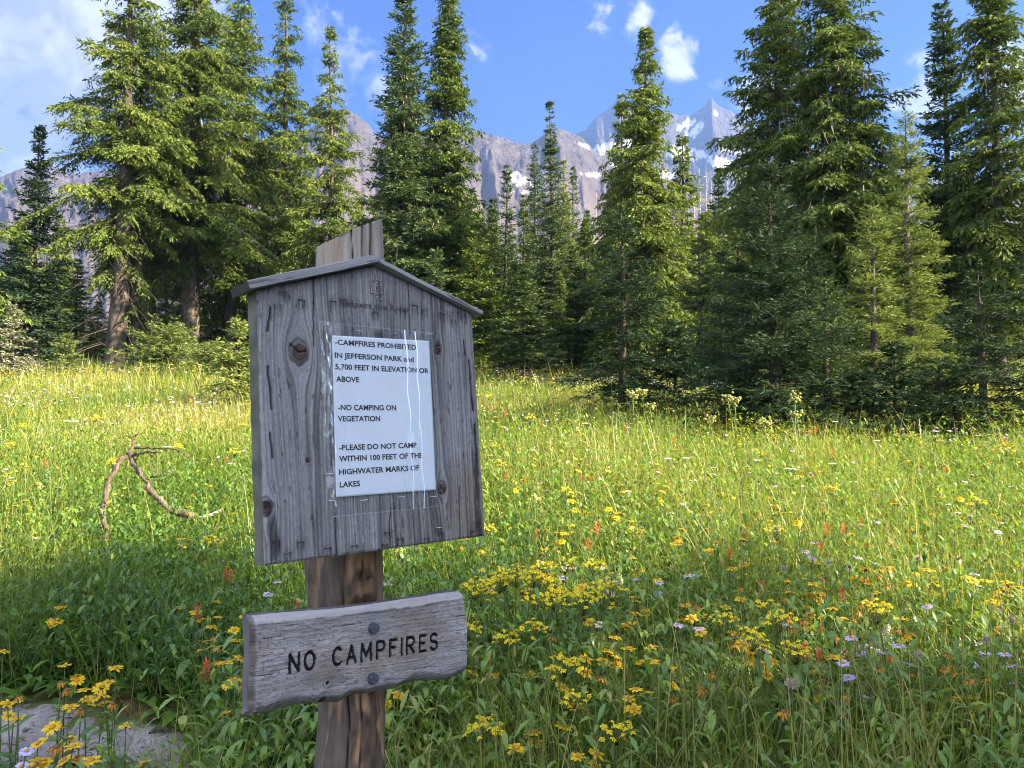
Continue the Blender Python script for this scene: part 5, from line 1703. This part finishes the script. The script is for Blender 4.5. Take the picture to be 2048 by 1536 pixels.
def make_paintbrush(seed, h=0.36):
    r = np.random.default_rng(seed)
    st, lf, fl = MB(), MB(), MB()
    P = stem_pts(r, h)
    st.add(*tube(P, np.linspace(0.0026, 0.002, len(P)), 5), 0.4)
    opp_leaves(r, P, (0.2, 0.34, 0.48, 0.62, 0.76), 0.06, 0.006, lf)
    n = 26
    for k in range(n):
        f = k / n
        a = k * 2.4
        z = -0.038 + 0.05 * f
        l = 0.028 - 0.008 * f
        el = 0.10 + 0.9 * f
        d = np.array([math.cos(a) * math.cos(el), math.sin(a) * math.cos(el), math.sin(el)])
        s = np.array([-math.sin(a), math.cos(a), 0]) * 0.0036
        p0 = np.array([0, 0, z])
        fl.add([p0 - s * .6, p0 + s * .6, p0 + d * l * .6 + s, p0 + d * l * .6 - s, p0 + d * l], [[0, 1, 2, 3]], [[3, 2, 4]], r.random())
    return [('stem', st, M_STEM, None, None), ('foliage', lf, M_HERB, None, None), ('flower_head', fl, M_RED, None, None)], h


def make_umbel(seed, h=0.45):
    r = np.random.default_rng(seed)
    st, fl = MB(), MB()
    P = stem_pts(r, h)
    st.add(*tube(P, np.linspace(0.0028, 0.002, len(P)), 5), 0.5)
    for k in range(30):
        a, rr_ = k * 2.4, 0.032 * math.sqrt((k + 0.5) / 30)
        tip = np.array([math.cos(a) * rr_, math.sin(a) * rr_, 0.004 - 4 * rr_ * rr_])
        if k % 3 == 0:
            st.add(*tube(np.array([[0, 0, -0.035], tip]), 0.0008, 3), 0.5)
        D = dome(0.0052, 0.003, 0, 5, r.random(), 0.3, k)
        fl.add(place(D[0], tip), D[1], D[2], r.random())
    return [('stem', st, M_STEM, None, None), ('flower_cluster', fl, M_WHT, None, None)], h


def make_seed(seed, fluffy=False, h=0.40):
    r = np.random.default_rng(seed)
    st, fl = MB(), MB()
    P = stem_pts(r, h)
    st.add(*tube(P, np.linspace(0.0026, 0.0018, len(P)), 5), 0.3)
    R_ = 0.016 if fluffy else 0.0105
    D = dome(R_ * 0.55, R_ * 0.6, 0, 8, 0.2, 0.2, seed)
    fl.add(D[0], D[1], D[2], 0.15)
    for k in range(90 if fluffy else 42):
        z = r.uniform(-0.75, 1)
        a = r.random() * 6.28
        q = math.sqrt(1 - z * z)
        d = np.array([q * math.cos(a), q * math.sin(a), z])
        s = unit(np.cross(d, [0.3, 0.2, 1.0])) * (0.0009 if fluffy else 0.0018)
        l = R_ * r.uniform(0.8, 1.15)
        fl.add([d * R_ * .35 - s, d * R_ * .35 + s, d * l + s * (1.6 if fluffy else .5), d * l - s * (1.6 if fluffy else .5)], [[0, 1, 2, 3]], None, r.random())
    return [('stem', st, M_STEM, None, None), ('seed_head', fl, M_FLUF if fluffy else M_BRN, None, None)], h


def make_gentian(seed, h=0.22):
    r = np.random.default_rng(seed)
    st, fl, lf = MB(), MB(), MB()
    P = stem_pts(r, h)
    st.add(*tube(P, 0.002, 5), 0.4)
    opp_leaves(r, P, (0.3, 0.55, 0.8), 0.04, 0.008, lf)
    for dx in (-0.012, 0.010):
        for k in range(6):
            a = k * 1.047
            d = np.array([math.cos(a), math.sin(a), 0])
            s = np.array([-math.sin(a), math.cos(a), 0]) * 0.0055
            b0 = np.array([dx, 0, -0.022])
            fl.add([b0 + d * .003 - s * .5, b0 + d * .003 + s * .5, b0 + d * .010 + s + [0, 0, .03], b0 + d * .010 - s + [0, 0, .03]], [[0, 1, 2, 3]], None, r.random())
    return [('stem', st, M_STEM, None, None), ('foliage', lf, M_HERB, None, None), ('flower_head', fl, M_BLUE, None, None)], h


class Kind:
    """A kind of flower: a few variants, each with a version in parts and a one-mesh version for far copies."""
    def __init__(self, name, variants):
        self.name = name
        self.v = []
        for parts, h in variants:
            pm = [(nm, mb.mesh(nm, True), mat, par, key) for nm, mb, mat, par, key in parts]
            for p_ in pm:
                p_[1].materials.append(p_[2])
            mats, Vs, Qs, Ts, As, n0, mi = [], [], [], [], [], 0, []
            whole = MB()
            qi, ti = [], []
            for nm, mb, mat, par, key in parts:
                if mat not in mats:
                    mats.append(mat)
                k = mats.index(mat)
                qn = sum(len(q) for q in mb.Q)
                tn = sum(len(t) for t in mb.T)
                whole.add(np.concatenate(mb.V), np.concatenate(mb.Q) if mb.Q else None, np.concatenate(mb.T) if mb.T else None, np.concatenate(mb.A))
                qi += [k] * qn
                ti += [k] * tn
            me = whole.mesh(name, True)
            for m_ in mats:
                me.materials.append(m_)
            me.polygons.foreach_set('material_index', np.array(qi + ti, dtype=np.int32))
            self.v.append((pm, me, h))

    def put(self, x, y, h, label, cat, group, near, r):
        pm, me, h0 = self.v[int(r.integers(len(self.v)))]
        z = float(g(x, y))
        s = h / h0
        sc = (max(0.8, s ** 0.5), max(0.8, s ** 0.5), s)
        hs = float(r.uniform(0.85, 1.15))
        if near:
            root = bpy.data.objects.new(self.name, None)
            root.empty_display_size = 0.05
            COL.objects.link(root)
            root.location = (x, y, z + h)
            keys = {}
            for nm, mesh, mat, par, key in pm:
                o = bpy.data.objects.new(nm, mesh)
                COL.objects.link(o)
                o.parent = keys[par] if par else root
                if nm in ('stem', 'foliage'):
                    o.scale = (1, 1, s)
                elif not par:
                    o.scale = (hs, hs, hs)
                if key:
                    keys[key] = o
        else:
            root = bpy.data.objects.new(self.name, me)
            COL.objects.link(root)
            root.location = (x, y, z + h)
            root.scale = (hs, hs, 0.5 * s + 0.5 if s < 1 else s)
        root.rotation_euler = (0, 0, float(r.uniform(0, 6.28)))
        tag(root, label, cat, group)
        return root


K_DAISY = Kind('arnica_daisy', [make_daisy(700 + k, False, 1 + k % 3, None, None, 1.2) for k in range(7)])
K_FADE = Kind('faded_daisy', [make_daisy(720 + k, True, 1 + k % 2) for k in range(5)])
K_RAG = Kind('ragwort', [make_ragwort(740 + k) for k in range(4)])
K_BRUSH = Kind('paintbrush', [make_paintbrush(760 + k) for k in range(4)])
K_AST = Kind('lavender_aster', [make_daisy(780 + k, False, 1 + k % 2, M_LAV, 22, 0.95) for k in range(4)])
K_WAST = Kind('white_aster', [make_daisy(790 + k, False, 1, M_WHT, 22, 1.0) for k in range(3)])
K_UMB = Kind('white_yarrow', [make_umbel(800 + k) for k in range(3)])
K_SEED = Kind('brown_seed_head', [make_seed(820 + k) for k in range(4)])
K_FLUF = Kind('fluffy_seed_head', [make_seed(840 + k, True) for k in range(3)])
K_GEN = Kind('blue_gentian', [make_gentian(860)])

z6 = lambda P: [(x / 4.096, 1200 + y / 4.096) for x, y in P]
z8 = lambda P: [(940 + x / 1.848, 1050 + y / 1.848) for x, y in P]
z3 = lambda P: [(1000 + x / 4.096, 900 + y / 4.096) for x, y in P]
z4 = lambda P: [(1500 + x / 3.737, 900 + y / 3.737) for x, y in P]
HEADS = {
    'daisy': z6([(530, 565), (945, 600), (835, 712), (885, 678), (685, 785), (570, 910), (1030, 1080), (570, 1150), (600, 1230), (740, 1345), (315, 1185), (20, 440), (1925, 655), (1845, 935), (1930, 365), (1785, 145), (1465, 68), (1675, 370), (1660, 180), (1605, 125), (1170, 1370), (850, 815), (60, 870), (120, 890), (150, 1005)])
    + z8([(620, 240), (695, 213), (1000, 275), (895, 305), (795, 305), (585, 458), (670, 462), (490, 503), (430, 515), (675, 525), (740, 540), (390, 682), (570, 810), (400, 875), (235, 380), (260, 525), (340, 612), (655, 640), (615, 628), (1340, 508), (1725, 222), (1460, 170), (1465, 205), (630, 25), (595, 12), (320, 75), (910, 65), (785, 20), (235, 780), (170, 850), (470, 860), (1120, 510), (440, 370), (525, 185), (315, 100)])
    + z4([(905, 300), (1805, 490), (285, 985), (860, 905), (1360, 970), (1395, 1015), (490, 125), (150, 540), (1365, 490)]) + z3([(1080, 595), (1070, 650), (1140, 680), (455, 690), (945, 530), (890, 490), (590, 430), (1335, 345), (1410, 345)]),
    'fade': z6([(500, 680), (555, 765), (925, 870), (150, 805), (460, 1215), (660, 930), (630, 1320), (1750, 325), (1780, 405), (1990, 735)])
    + z8([(895, 560), (860, 620), (750, 650), (485, 570), (1945, 382), (1845, 588), (1160, 715), (1410, 400), (1000, 240), (975, 400), (1230, 355), (1255, 320), (1385, 630), (1580, 395), (1495, 310), (1475, 270)]) + z4([(45, 605), (65, 480), (865, 970), (955, 970), (895, 1110), (920, 1185), (520, 1350)]),
    'rag': z8([(60, 200), (130, 170), (170, 180), (40, 250), (310, 210), (310, 245), (420, 270), (430, 235), (490, 255), (350, 130), (130, 420), (1140, 330), (1045, 395), (1205, 450), (1100, 297), (350, 505), (540, 745), (50, 745), (945, 335), (230, 380), (110, 200), (20, 210)]),
    'brush': z8([(1080, 230), (1375, 255), (1180, 370), (1240, 470), (1295, 85), (1290, 490), (1555, 60), (1380, 15), (435, 65), (245, 35)]) + [(462, 1150), (595, 1215), (413, 1335), (395, 1225), (450, 1150), (1165, 950), (930, 905)],
    'aster': z8([(490, 165), (550, 215), (515, 205), (380, 160), (350, 160), (805, 190), (1085, 465), (1010, 145), (1265, 130), (1325, 135), (1520, 470), (1585, 452), (1380, 520), (1400, 575)]) + z6([(215, 1305)]) + [(640, 1180), (555, 1165)],
    'wast': z8([(483, 305), (480, 380)]),
    'fluff': z8([(1655, 490), (1910, 435), (1955, 325), (2005, 357), (1660, 130), (1300, 205), (1190, 595)]),
    'gen': [(405, 1062), (418, 1066), (425, 1058)],
}
SPEC = {
    'daisy': (K_DAISY, 0.36, 'golden daisy-like flower on a leafy green stalk in the meadow', 'yellow flower', 'yellow daisies in the meadow', 205, 290),
    'fade': (K_FADE, 0.36, 'withering orange-brown daisy with drooping rays on a stalk', 'faded flower', 'fading daisies in the meadow', 110, 280),
    'rag': (K_RAG, 0.50, 'flat lemon-yellow flower cluster on a branching stalk', 'yellow flower', 'yellow flower clusters in the meadow', 36, 200),
    'brush': (K_BRUSH, 0.36, 'orange-red brush-shaped flower standing in the grass', 'red flower', 'orange-red paintbrush flowers in the meadow', 34, 200),
    'aster': (K_AST, 0.38, 'pale lavender aster with a yellow eye in the grass', 'purple flower', 'lavender asters in the meadow', 110, 200),
    'wast': (K_WAST, 0.38, 'white aster with a yellow eye beside the yellow flower clusters', 'white flower', 'white asters', 8, 20),
    'umb': (K_UMB, 0.42, 'flat white flower head on a thin stalk in the meadow', 'white flower', 'flat white flower heads in the meadow', 26, 200),
    'seed': (K_SEED, 0.38, 'small dark brown seed head on a bare stalk', 'seed head', 'dark seed heads in the meadow', 210, 230),
    'fluff': (K_FLUF, 0.38, 'round tan fluffy seed head on a stalk at the right of the meadow', 'seed head', 'fluffy seed heads in the meadow', 12, 40),
    'gen': (K_GEN, 0.20, 'deep blue gentian low in the grass left of the notice board', 'blue flower', 'blue gentians left of the board', 0, 9),
}
rf = np.random.default_rng(21)
for key, (K, h0, label, cat, group, nrand, cap) in SPEC.items():
    pts = []
    for px, py in HEADS.get(key, []):
        h = h0 * rf.uniform(0.85, 1.2)
        x, y = ground_hit(px, py, h)
        pts.append((x, y, h))
        if key == 'rag':
            for _ in range(1 if px < 1215 and rf.random() < 0.55 else 0):
                pts.append((x + rf.normal(0, 0.07), y + rf.normal(0, 0.10), h * rf.uniform(0.82, 1.08)))
    for _ in range(nrand):
        y = 2.4 + (9.5 * rf.random() ** 1.3 if key != 'daisy' else 4.8 * rf.random() ** 1.5)
        x = (rf.random() * 2 - 1) * (0.66 * y + 0.2)
        if in_poly(np.array(x), np.array(y), PATCH) or (abs(x + 0.2) < 0.3 and y < 1.9):
            continue
        if key in ('fade', 'seed', 'fluff', 'aster') and x < -0.2 * y and rf.random() < 0.75:
            x = abs(x)
        if key == 'daisy' and x < 0 and rf.random() < 0.5:
            x = abs(x)
        if key == 'fluff':
            x = abs(x)
        if key == 'umb':
            y = rf.uniform(5.5, 12.0)
            x = (rf.random() * 2 - 1) * 0.62 * y
        if key == 'seed' and rf.random() < 0.7:
            y = rf.uniform(3.4, 8.0)
            x = rf.uniform(0.0, 0.60) * y
        pts.append((x, y, h0 * rf.uniform(0.75, 1.25)))
    for x, y, h in pts[:cap]:
        K.put(x, y, h, label, cat, group, y < 4.3, rf)

# everything farther: flower dots over the whole meadow, too many to count
WB, WC = [], []
rg = np.random.default_rng(31)
WQ, n0 = [], 0
PAL = np.array([[0.80, 0.52, 0.012], [0.80, 0.66, 0.03], [0.66, 0.14, 0.035], [0.55, 0.50, 0.72], [0.76, 0.75, 0.70], [0.16, 0.085, 0.03], [0.60, 0.32, 0.03]])
for n, y0, y1, sz in ((1500, 14.5, 21.0, 0.024), (5200, 5.0, 12.0, 0.016), (12000, 11.0, 34.0, 0.025)):
    x, y = scatter(n, y0, y1, 0.85)
    drift = n == 1500                                    # a pale drift of flowers in the clearing
    if drift:
        x = 0.9 + rg.normal(0, 0.9, n)
        y = 17.5 + rg.normal(0, 1.1, n) - 0.8 * (x - 0.9)
    right = sstep(-1.0, 3.0, x / y * 10)
    kind = np.zeros(n, int)
    u = rg.random(n)
    pr = np.stack([0.34 + 0 * u, 0.10 + 0 * u, 0.09 - 0.03 * right, 0.10 + 0.10 * right, 0.10 - 0.03 * right, 0.07 + 0.16 * right, 0.08 + 0.05 * right], -1)
    pr = np.cumsum(pr / pr.sum(1, keepdims=True), 1)
    kind = (u[:, None] > pr).sum(1).clip(0, 6)
    # colours drift into patches
    pat = fbm(x * 0.6 + 3, y * 0.35, 3, 170)
    kind = np.where((pat > 0.60) & (rg.random(n) < 0.6), 3, kind)
    kind = np.where((pat < 0.42) & (rg.random(n) < 0.6), 0, kind)
    if drift:
        kind = np.where(rg.random(n) < 0.55, 3, np.where(rg.random(n) < 0.3, 4, 1))
    keep = rg.random(n) < (-0.05 if drift else 0.10) + 1.1 * sstep(0.36, 0.66, fbm(x * 0.8, y * 0.5, 4, 171))
    x, y, kind = x[keep], y[keep], kind[keep]
    n = len(x)
    h = 0.26 + 0.20 * rg.random(n)
    C0 = np.stack([x, y, g(x, y) + h], -1)
    s = sz * (0.4 + 0.9 * rg.random(n) ** 1.5)
    tl = rg.normal(0, 0.45, (n, 2))
    nrm = unit(np.c_[tl, np.ones(n)])
    U_ = unit(np.cross(nrm, [1.0, 0.2, 0.1]))
    W_ = np.cross(nrm, U_)
    ring = []
    for k in range(8):
        a = k * 0.785
        f = (1.0 if k % 2 == 0 else 0.62) * s
        ring.append(C0 + U_ * (math.cos(a) * f)[:, None] + W_ * (math.sin(a) * f)[:, None] - nrm * (0.15 * s)[:, None])
    V = np.stack([C0 + nrm * (0.25 * s)[:, None]] + ring, 1)
    WB.append(V.reshape(-1, 3))
    T = np.array([[0, 1 + k, 1 + (k + 1) % 8] for k in range(8)])
    WQ.append(((np.arange(n) * 9)[:, None, None] + T[None]).reshape(-1, 3) + n0)
    n0 += n * 9
    cc = PAL[kind] * ((0.45 if drift else 0.75) + 0.4 * rg.random(n))[:, None]
    WC.append(np.repeat(cc, 9, 0))
M_DOTS = attr_mat('far_petals', 0.6, 0.2, None, 0.3)
tag(link('wildflowers', build_mesh('wildflowers', np.concatenate(WB), None, np.concatenate(WQ), True, None, {'albedo': np.concatenate(WC)}), M_DOTS), kind='stuff')

# tall pale stalks at the foot of the dark firs
def tall_stalk(px, py_top, d, label):
    r = np.random.default_rng(int(px))
    x, y = at_depth(px, d)
    h = height_for(px, d, py_top)
    root = bpy.data.objects.new('tall_stalk', None)
    COL.objects.link(root)
    root.location = (x, y, float(g(x, y)))
    tag(root, label, 'tall plant', 'tall pale stalks by the firs')
    st, lf, fl = MB(), MB(), MB()
    P = stem_pts(r, h, 0.08) + [0, 0, h]
    st.add(*tube(P, np.linspace(0.013, 0.006, len(P)), 6), 0.9)
    opp_leaves(r, P, (0.2, 0.35, 0.5, 0.62, 0.75, 0.86), 0.16, 0.016, lf)
    for k in range(26):
        a = k * 2.4
        rr_ = 0.07 * math.sqrt(k / 26)
        c = P[-1] + [math.cos(a) * rr_, math.sin(a) * rr_, r.normal(0, 0.025)]
        D = dome(0.015, 0.015, 0, 6, r.random(), 0.3, k)
        fl.add(place(D[0], c), D[1], D[2], r.random())
    link('stem', st.mesh('stem', True), M_STEM, root)
    link('foliage', lf.mesh('foliage', True), M_HERB, root)
    link('flower_cluster', fl.mesh('flower_cluster', True), M_STALK, root)


M_STALK = petal_mat('pale_bud_cluster', (0.24, 0.27, 0.06), (0.42, 0.42, 0.15))
for px, py, d in ((1265, 790, 9.0), (1283, 783, 9.1), (1300, 815, 9.0), (1238, 832, 9.2), (1470, 800, 8.6), (1590, 797, 8.4), (1592, 828, 8.2), (1420, 838, 8.6), (1530, 845, 8.2), (1455, 795, 8.9)):
    tall_stalk(px, py, d, 'tall pale stalk topped with greenish buds before the dark firs')

# ------------------------------------------------------------------ fallen branch, bleached wood
def pxpt(px, py, d):
    v = pixdir(px, py)
    return np.array([v.x / v.y * d, d, CAMZ + v.z / v.y * d])


def spline(P, n):
    P = np.asarray(P, float)
    t = np.linspace(0, len(P) - 1, n)
    out = []
    for q in t:
        i = min(int(q), len(P) - 2)
        f = q - i
        p0, p1, p2, p3 = P[max(i - 1, 0)], P[i], P[i + 1], P[min(i + 2, len(P) - 1)]
        out.append(0.5 * ((2 * p1) + (-p0 + p2) * f + (2 * p0 - 5 * p1 + 4 * p2 - p3) * f * f + (-p0 + 3 * p1 - 3 * p2 + p3) * f ** 3))
    return np.array(out)


root = bpy.data.objects.new('fallen_branch', None)
COL.objects.link(root)
bx_, by_ = at_depth(215, 5.3)
bz_ = float(g(bx_, by_))
root.location = (bx_, by_, bz_)
tag(root, 'arched bare grey branch with scaly bark sticking out of the left meadow', 'branch')
RL = np.array([bx_, by_, bz_])
rg = np.random.default_rng(77)


def branch_part(name, pts, r0_, r1_, rough=0.004, knobs=0):
    P = spline(pts, 46) - RL
    P = P + (np.stack([fbm(np.arange(46) * 0.5, np.arange(46) * 0.0 + k, 2, 180 + k) for k in range(3)], -1) - 0.5) * 0.02
    mb = MB()
    V, Q, T = tube(P, np.linspace(r0_, r1_, 46), 9)
    V = V + (np.stack([vn(V[:, 0] * 60 + k * 7, V[:, 2] * 60 + V[:, 1] * 40, 190 + k) for k in range(3)], -1) - 0.5) * 2 * rough
    mb.add(V, Q, T)
    for k in range(knobs):
        i_ = rg.integers(2, 44)
        d = unit(rg.normal(0, 1, 3))
        mb.add(*tube(np.array([P[i_], P[i_] + d * rg.uniform(0.015, 0.05)]), [0.006, 0.002], 4))
    return link(name, mb.mesh(name, True), M_BRANCH, root)


branch_part('limb', [pxpt(226, 1160, 4.60), pxpt(212, 1070, 4.70), pxpt(209, 1010, 4.80), pxpt(222, 955, 4.90), pxpt(245, 920, 5.00), pxpt(262, 905, 5.05), pxpt(268, 880, 5.10)], 0.019, 0.013, 0.010, 22)
branch_part('limb', [pxpt(258, 905, 5.05), pxpt(272, 935, 5.00), pxpt(290, 960, 4.95), pxpt(305, 985, 4.90), pxpt(330, 1012, 4.85), pxpt(352, 1025, 4.80), pxpt(384, 1030, 4.75)], 0.014, 0.018, 0.011, 30)
branch_part('twig', [pxpt(262, 912, 5.05), pxpt(290, 905, 5.00), pxpt(322, 905, 4.95)], 0.010, 0.005, 0.002, 3)
branch_part('twig', [pxpt(266, 896, 5.10), pxpt(300, 897, 5.05), pxpt(335, 897, 5.00), pxpt(365, 905, 4.95), pxpt(386, 925, 4.90)], 0.007, 0.003, 0.001, 3)
branch_part('twig', [pxpt(300, 905, 4.98), pxpt(308, 930, 4.95), pxpt(316, 950, 4.92)], 0.004, 0.002, 0.001, 0)
branch_part('twig', [pxpt(300, 955, 4.96), pxpt(318, 952, 4.92), pxpt(334, 950, 4.90)], 0.006, 0.003, 0.001, 0)
branch_part('twig', [pxpt(268, 882, 5.10), pxpt(270, 872, 5.10), pxpt(276, 869, 5.10)], 0.008, 0.003, 0.002, 0)


def wood_piece(name, pts, r0_, r1_, label):
    P = spline(pts, 30)
    V, Q, T = tube(P, np.linspace(r0_, r1_, 30), 12)
    V = V + (np.stack([fbm(V[:, 0] * 22 + k * 7, V[:, 1] * 22 + V[:, 2] * 30, 3, 200 + k) for k in range(3)], -1) - 0.5) * r0_ * 0.9
    mb = MB()
    mb.add(V, Q, T)
    o = link(name, mb.mesh(name, True), M_PALE, None)
    tag(o, label, 'dead wood')


M_PALE = bark_mat('bleached_wood', (0.24, 0.225, 0.215), (0.52, 0.50, 0.49), 16.0)


def gp(px, py, h):
    x, y = ground_hit(px, py, h)
    return np.array([x, y, float(g(x, y)) + h])


wood_piece('bleached_log', [gp(1668, 1322, .14), gp(1715, 1308, .16), gp(1760, 1292, .18), gp(1790, 1250, .18)], 0.040, 0.022, 'pale bleached log half buried in the grass at the right')
wood_piece('bleached_stump', [gp(1795, 1262, .10), gp(1825, 1225, .15), gp(1840, 1205, .2)], 0.045, 0.018, 'rotten pale stump just beyond the bleached log')
wood_piece('bleached_stick', [gp(395, 1040, .22), gp(425, 1030, .24), gp(447, 1018, .27)], 0.016, 0.008, 'short pale stick lying near the arched branch')

# moss and litter mat behind the bare patch
gx, gy = np.meshgrid(np.linspace(-1.75, -0.95, 70), np.linspace(2.9, 3.45, 50), indexing='ij')
mk = np.hypot((gx + 1.38) / 0.34, (gy - 3.17) / 0.2)
zz = g(gx, gy) - 0.05 + 0.09 * sstep(1.15, 0.6, mk) + (fbm(gx * 16, gy * 16, 3, 210) - 0.5) * 0.04
m, b = new_mat('moss_mat')
tc = b.n('ShaderNodeTexCoord')
n1 = b.noise(tc.outputs['Object'], 16.0, 6, 0.7)
col = b.ramp(n1, [(0.35, (0.035, 0.026, 0.016)), (0.52, (0.12, 0.085, 0.03)), (0.68, (0.20, 0.15, 0.05))])
bp = b.n('ShaderNodeBump', {'Height': b.noise(tc.outputs['Object'], 120.0, 4, 0.7), 'Strength': 0.8, 'Distance': 0.01})
p = b.n('ShaderNodeBsdfPrincipled', {'Base Color': col, 'Roughness': 0.95, 'Specular IOR Level': 0.1, 'Normal': bp.outputs[0]})
b.n('ShaderNodeOutputMaterial', {'Surface': p.outputs[0]})
tag(link('moss', build_mesh('moss', np.stack([gx, gy, zz], -1).reshape(-1, 3), grid_quads(70, 50), None, True), m), kind='stuff')

# twigs, needles and dead leaves lying on the bare soil
rl = np.random.default_rng(91)
mb = MB()
for k in range(900):
    x, y = rl.uniform(-3.0, -1.0), rl.uniform(1.7, 3.4)
    if not in_poly(np.array(x), np.array(y), PATCH) and rl.random() < 0.6:
        continue
    gi = int(np.clip((x + 3.7) / 2.8 * 279, 0, 279))
    gj = int(np.clip((y - 1.4) / 2.1 * 209, 0, 209))
    z = max(float(ZPATCH[gi, gj]), float(g(x, y))) + 0.003
    a = rl.random() * 6.28
    l = rl.uniform(0.008, 0.07) ** 1.0
    w_ = rl.uniform(0.001, 0.0035) if rl.random() < 0.75 else rl.uniform(0.005, 0.012)
    l = l if w_ < 0.004 else w_ * 2.6
    d = np.array([math.cos(a), math.sin(a), rl.normal(0, 0.12)])
    s_ = np.array([-math.sin(a), math.cos(a), rl.normal(0, 0.2)]) * w_
    c = np.array([x, y, z])
    mb.add([c - d * l / 2, c + s_, c + d * l / 2, c - s_ + [0, 0, 0.002]], [[0, 1, 2, 3]], None, rl.random())
M_LIT = leaf_mat('dead_plant_litter', [(0.0, (0.045, 0.032, 0.022)), (0.6, (0.17, 0.12, 0.07)), (1.0, (0.38, 0.32, 0.22))], 0.1, (1, 1, 1), 0.9, 0.05)
tag(link('plant_litter', mb.mesh('plant_litter'), M_LIT), kind='stuff')

# ------------------------------------------------------------------ the air
HAZE = 0.00016
if HAZE:
    hv = np.array([[sx, sy, sz_] for sx in (-5200, 5200) for sy in (-75, 5200) for sz_ in (-10, 1250)], float)
    hq = [(0, 1, 3, 2), (4, 6, 7, 5), (0, 4, 5, 1), (2, 3, 7, 6), (0, 2, 6, 4), (1, 5, 7, 3)]
    m = bpy.data.materials.new('haze')
    m.use_nodes = True
    b = N(m.node_tree)
    pv = b.n('ShaderNodeVolumePrincipled', {'Color': (0.22, 0.42, 0.95, 1), 'Density': HAZE, 'Anisotropy': 0.2})
    b.n('ShaderNodeOutputMaterial', {'Volume': pv.outputs[0]})
    tag(link('haze', build_mesh('haze', hv, hq), m), kind='stuff')
print('objects', len(SC.objects), 'tris', sum(len(o.data.loops) - 2 * len(o.data.polygons) for o in SC.objects if o.type == 'MESH'))
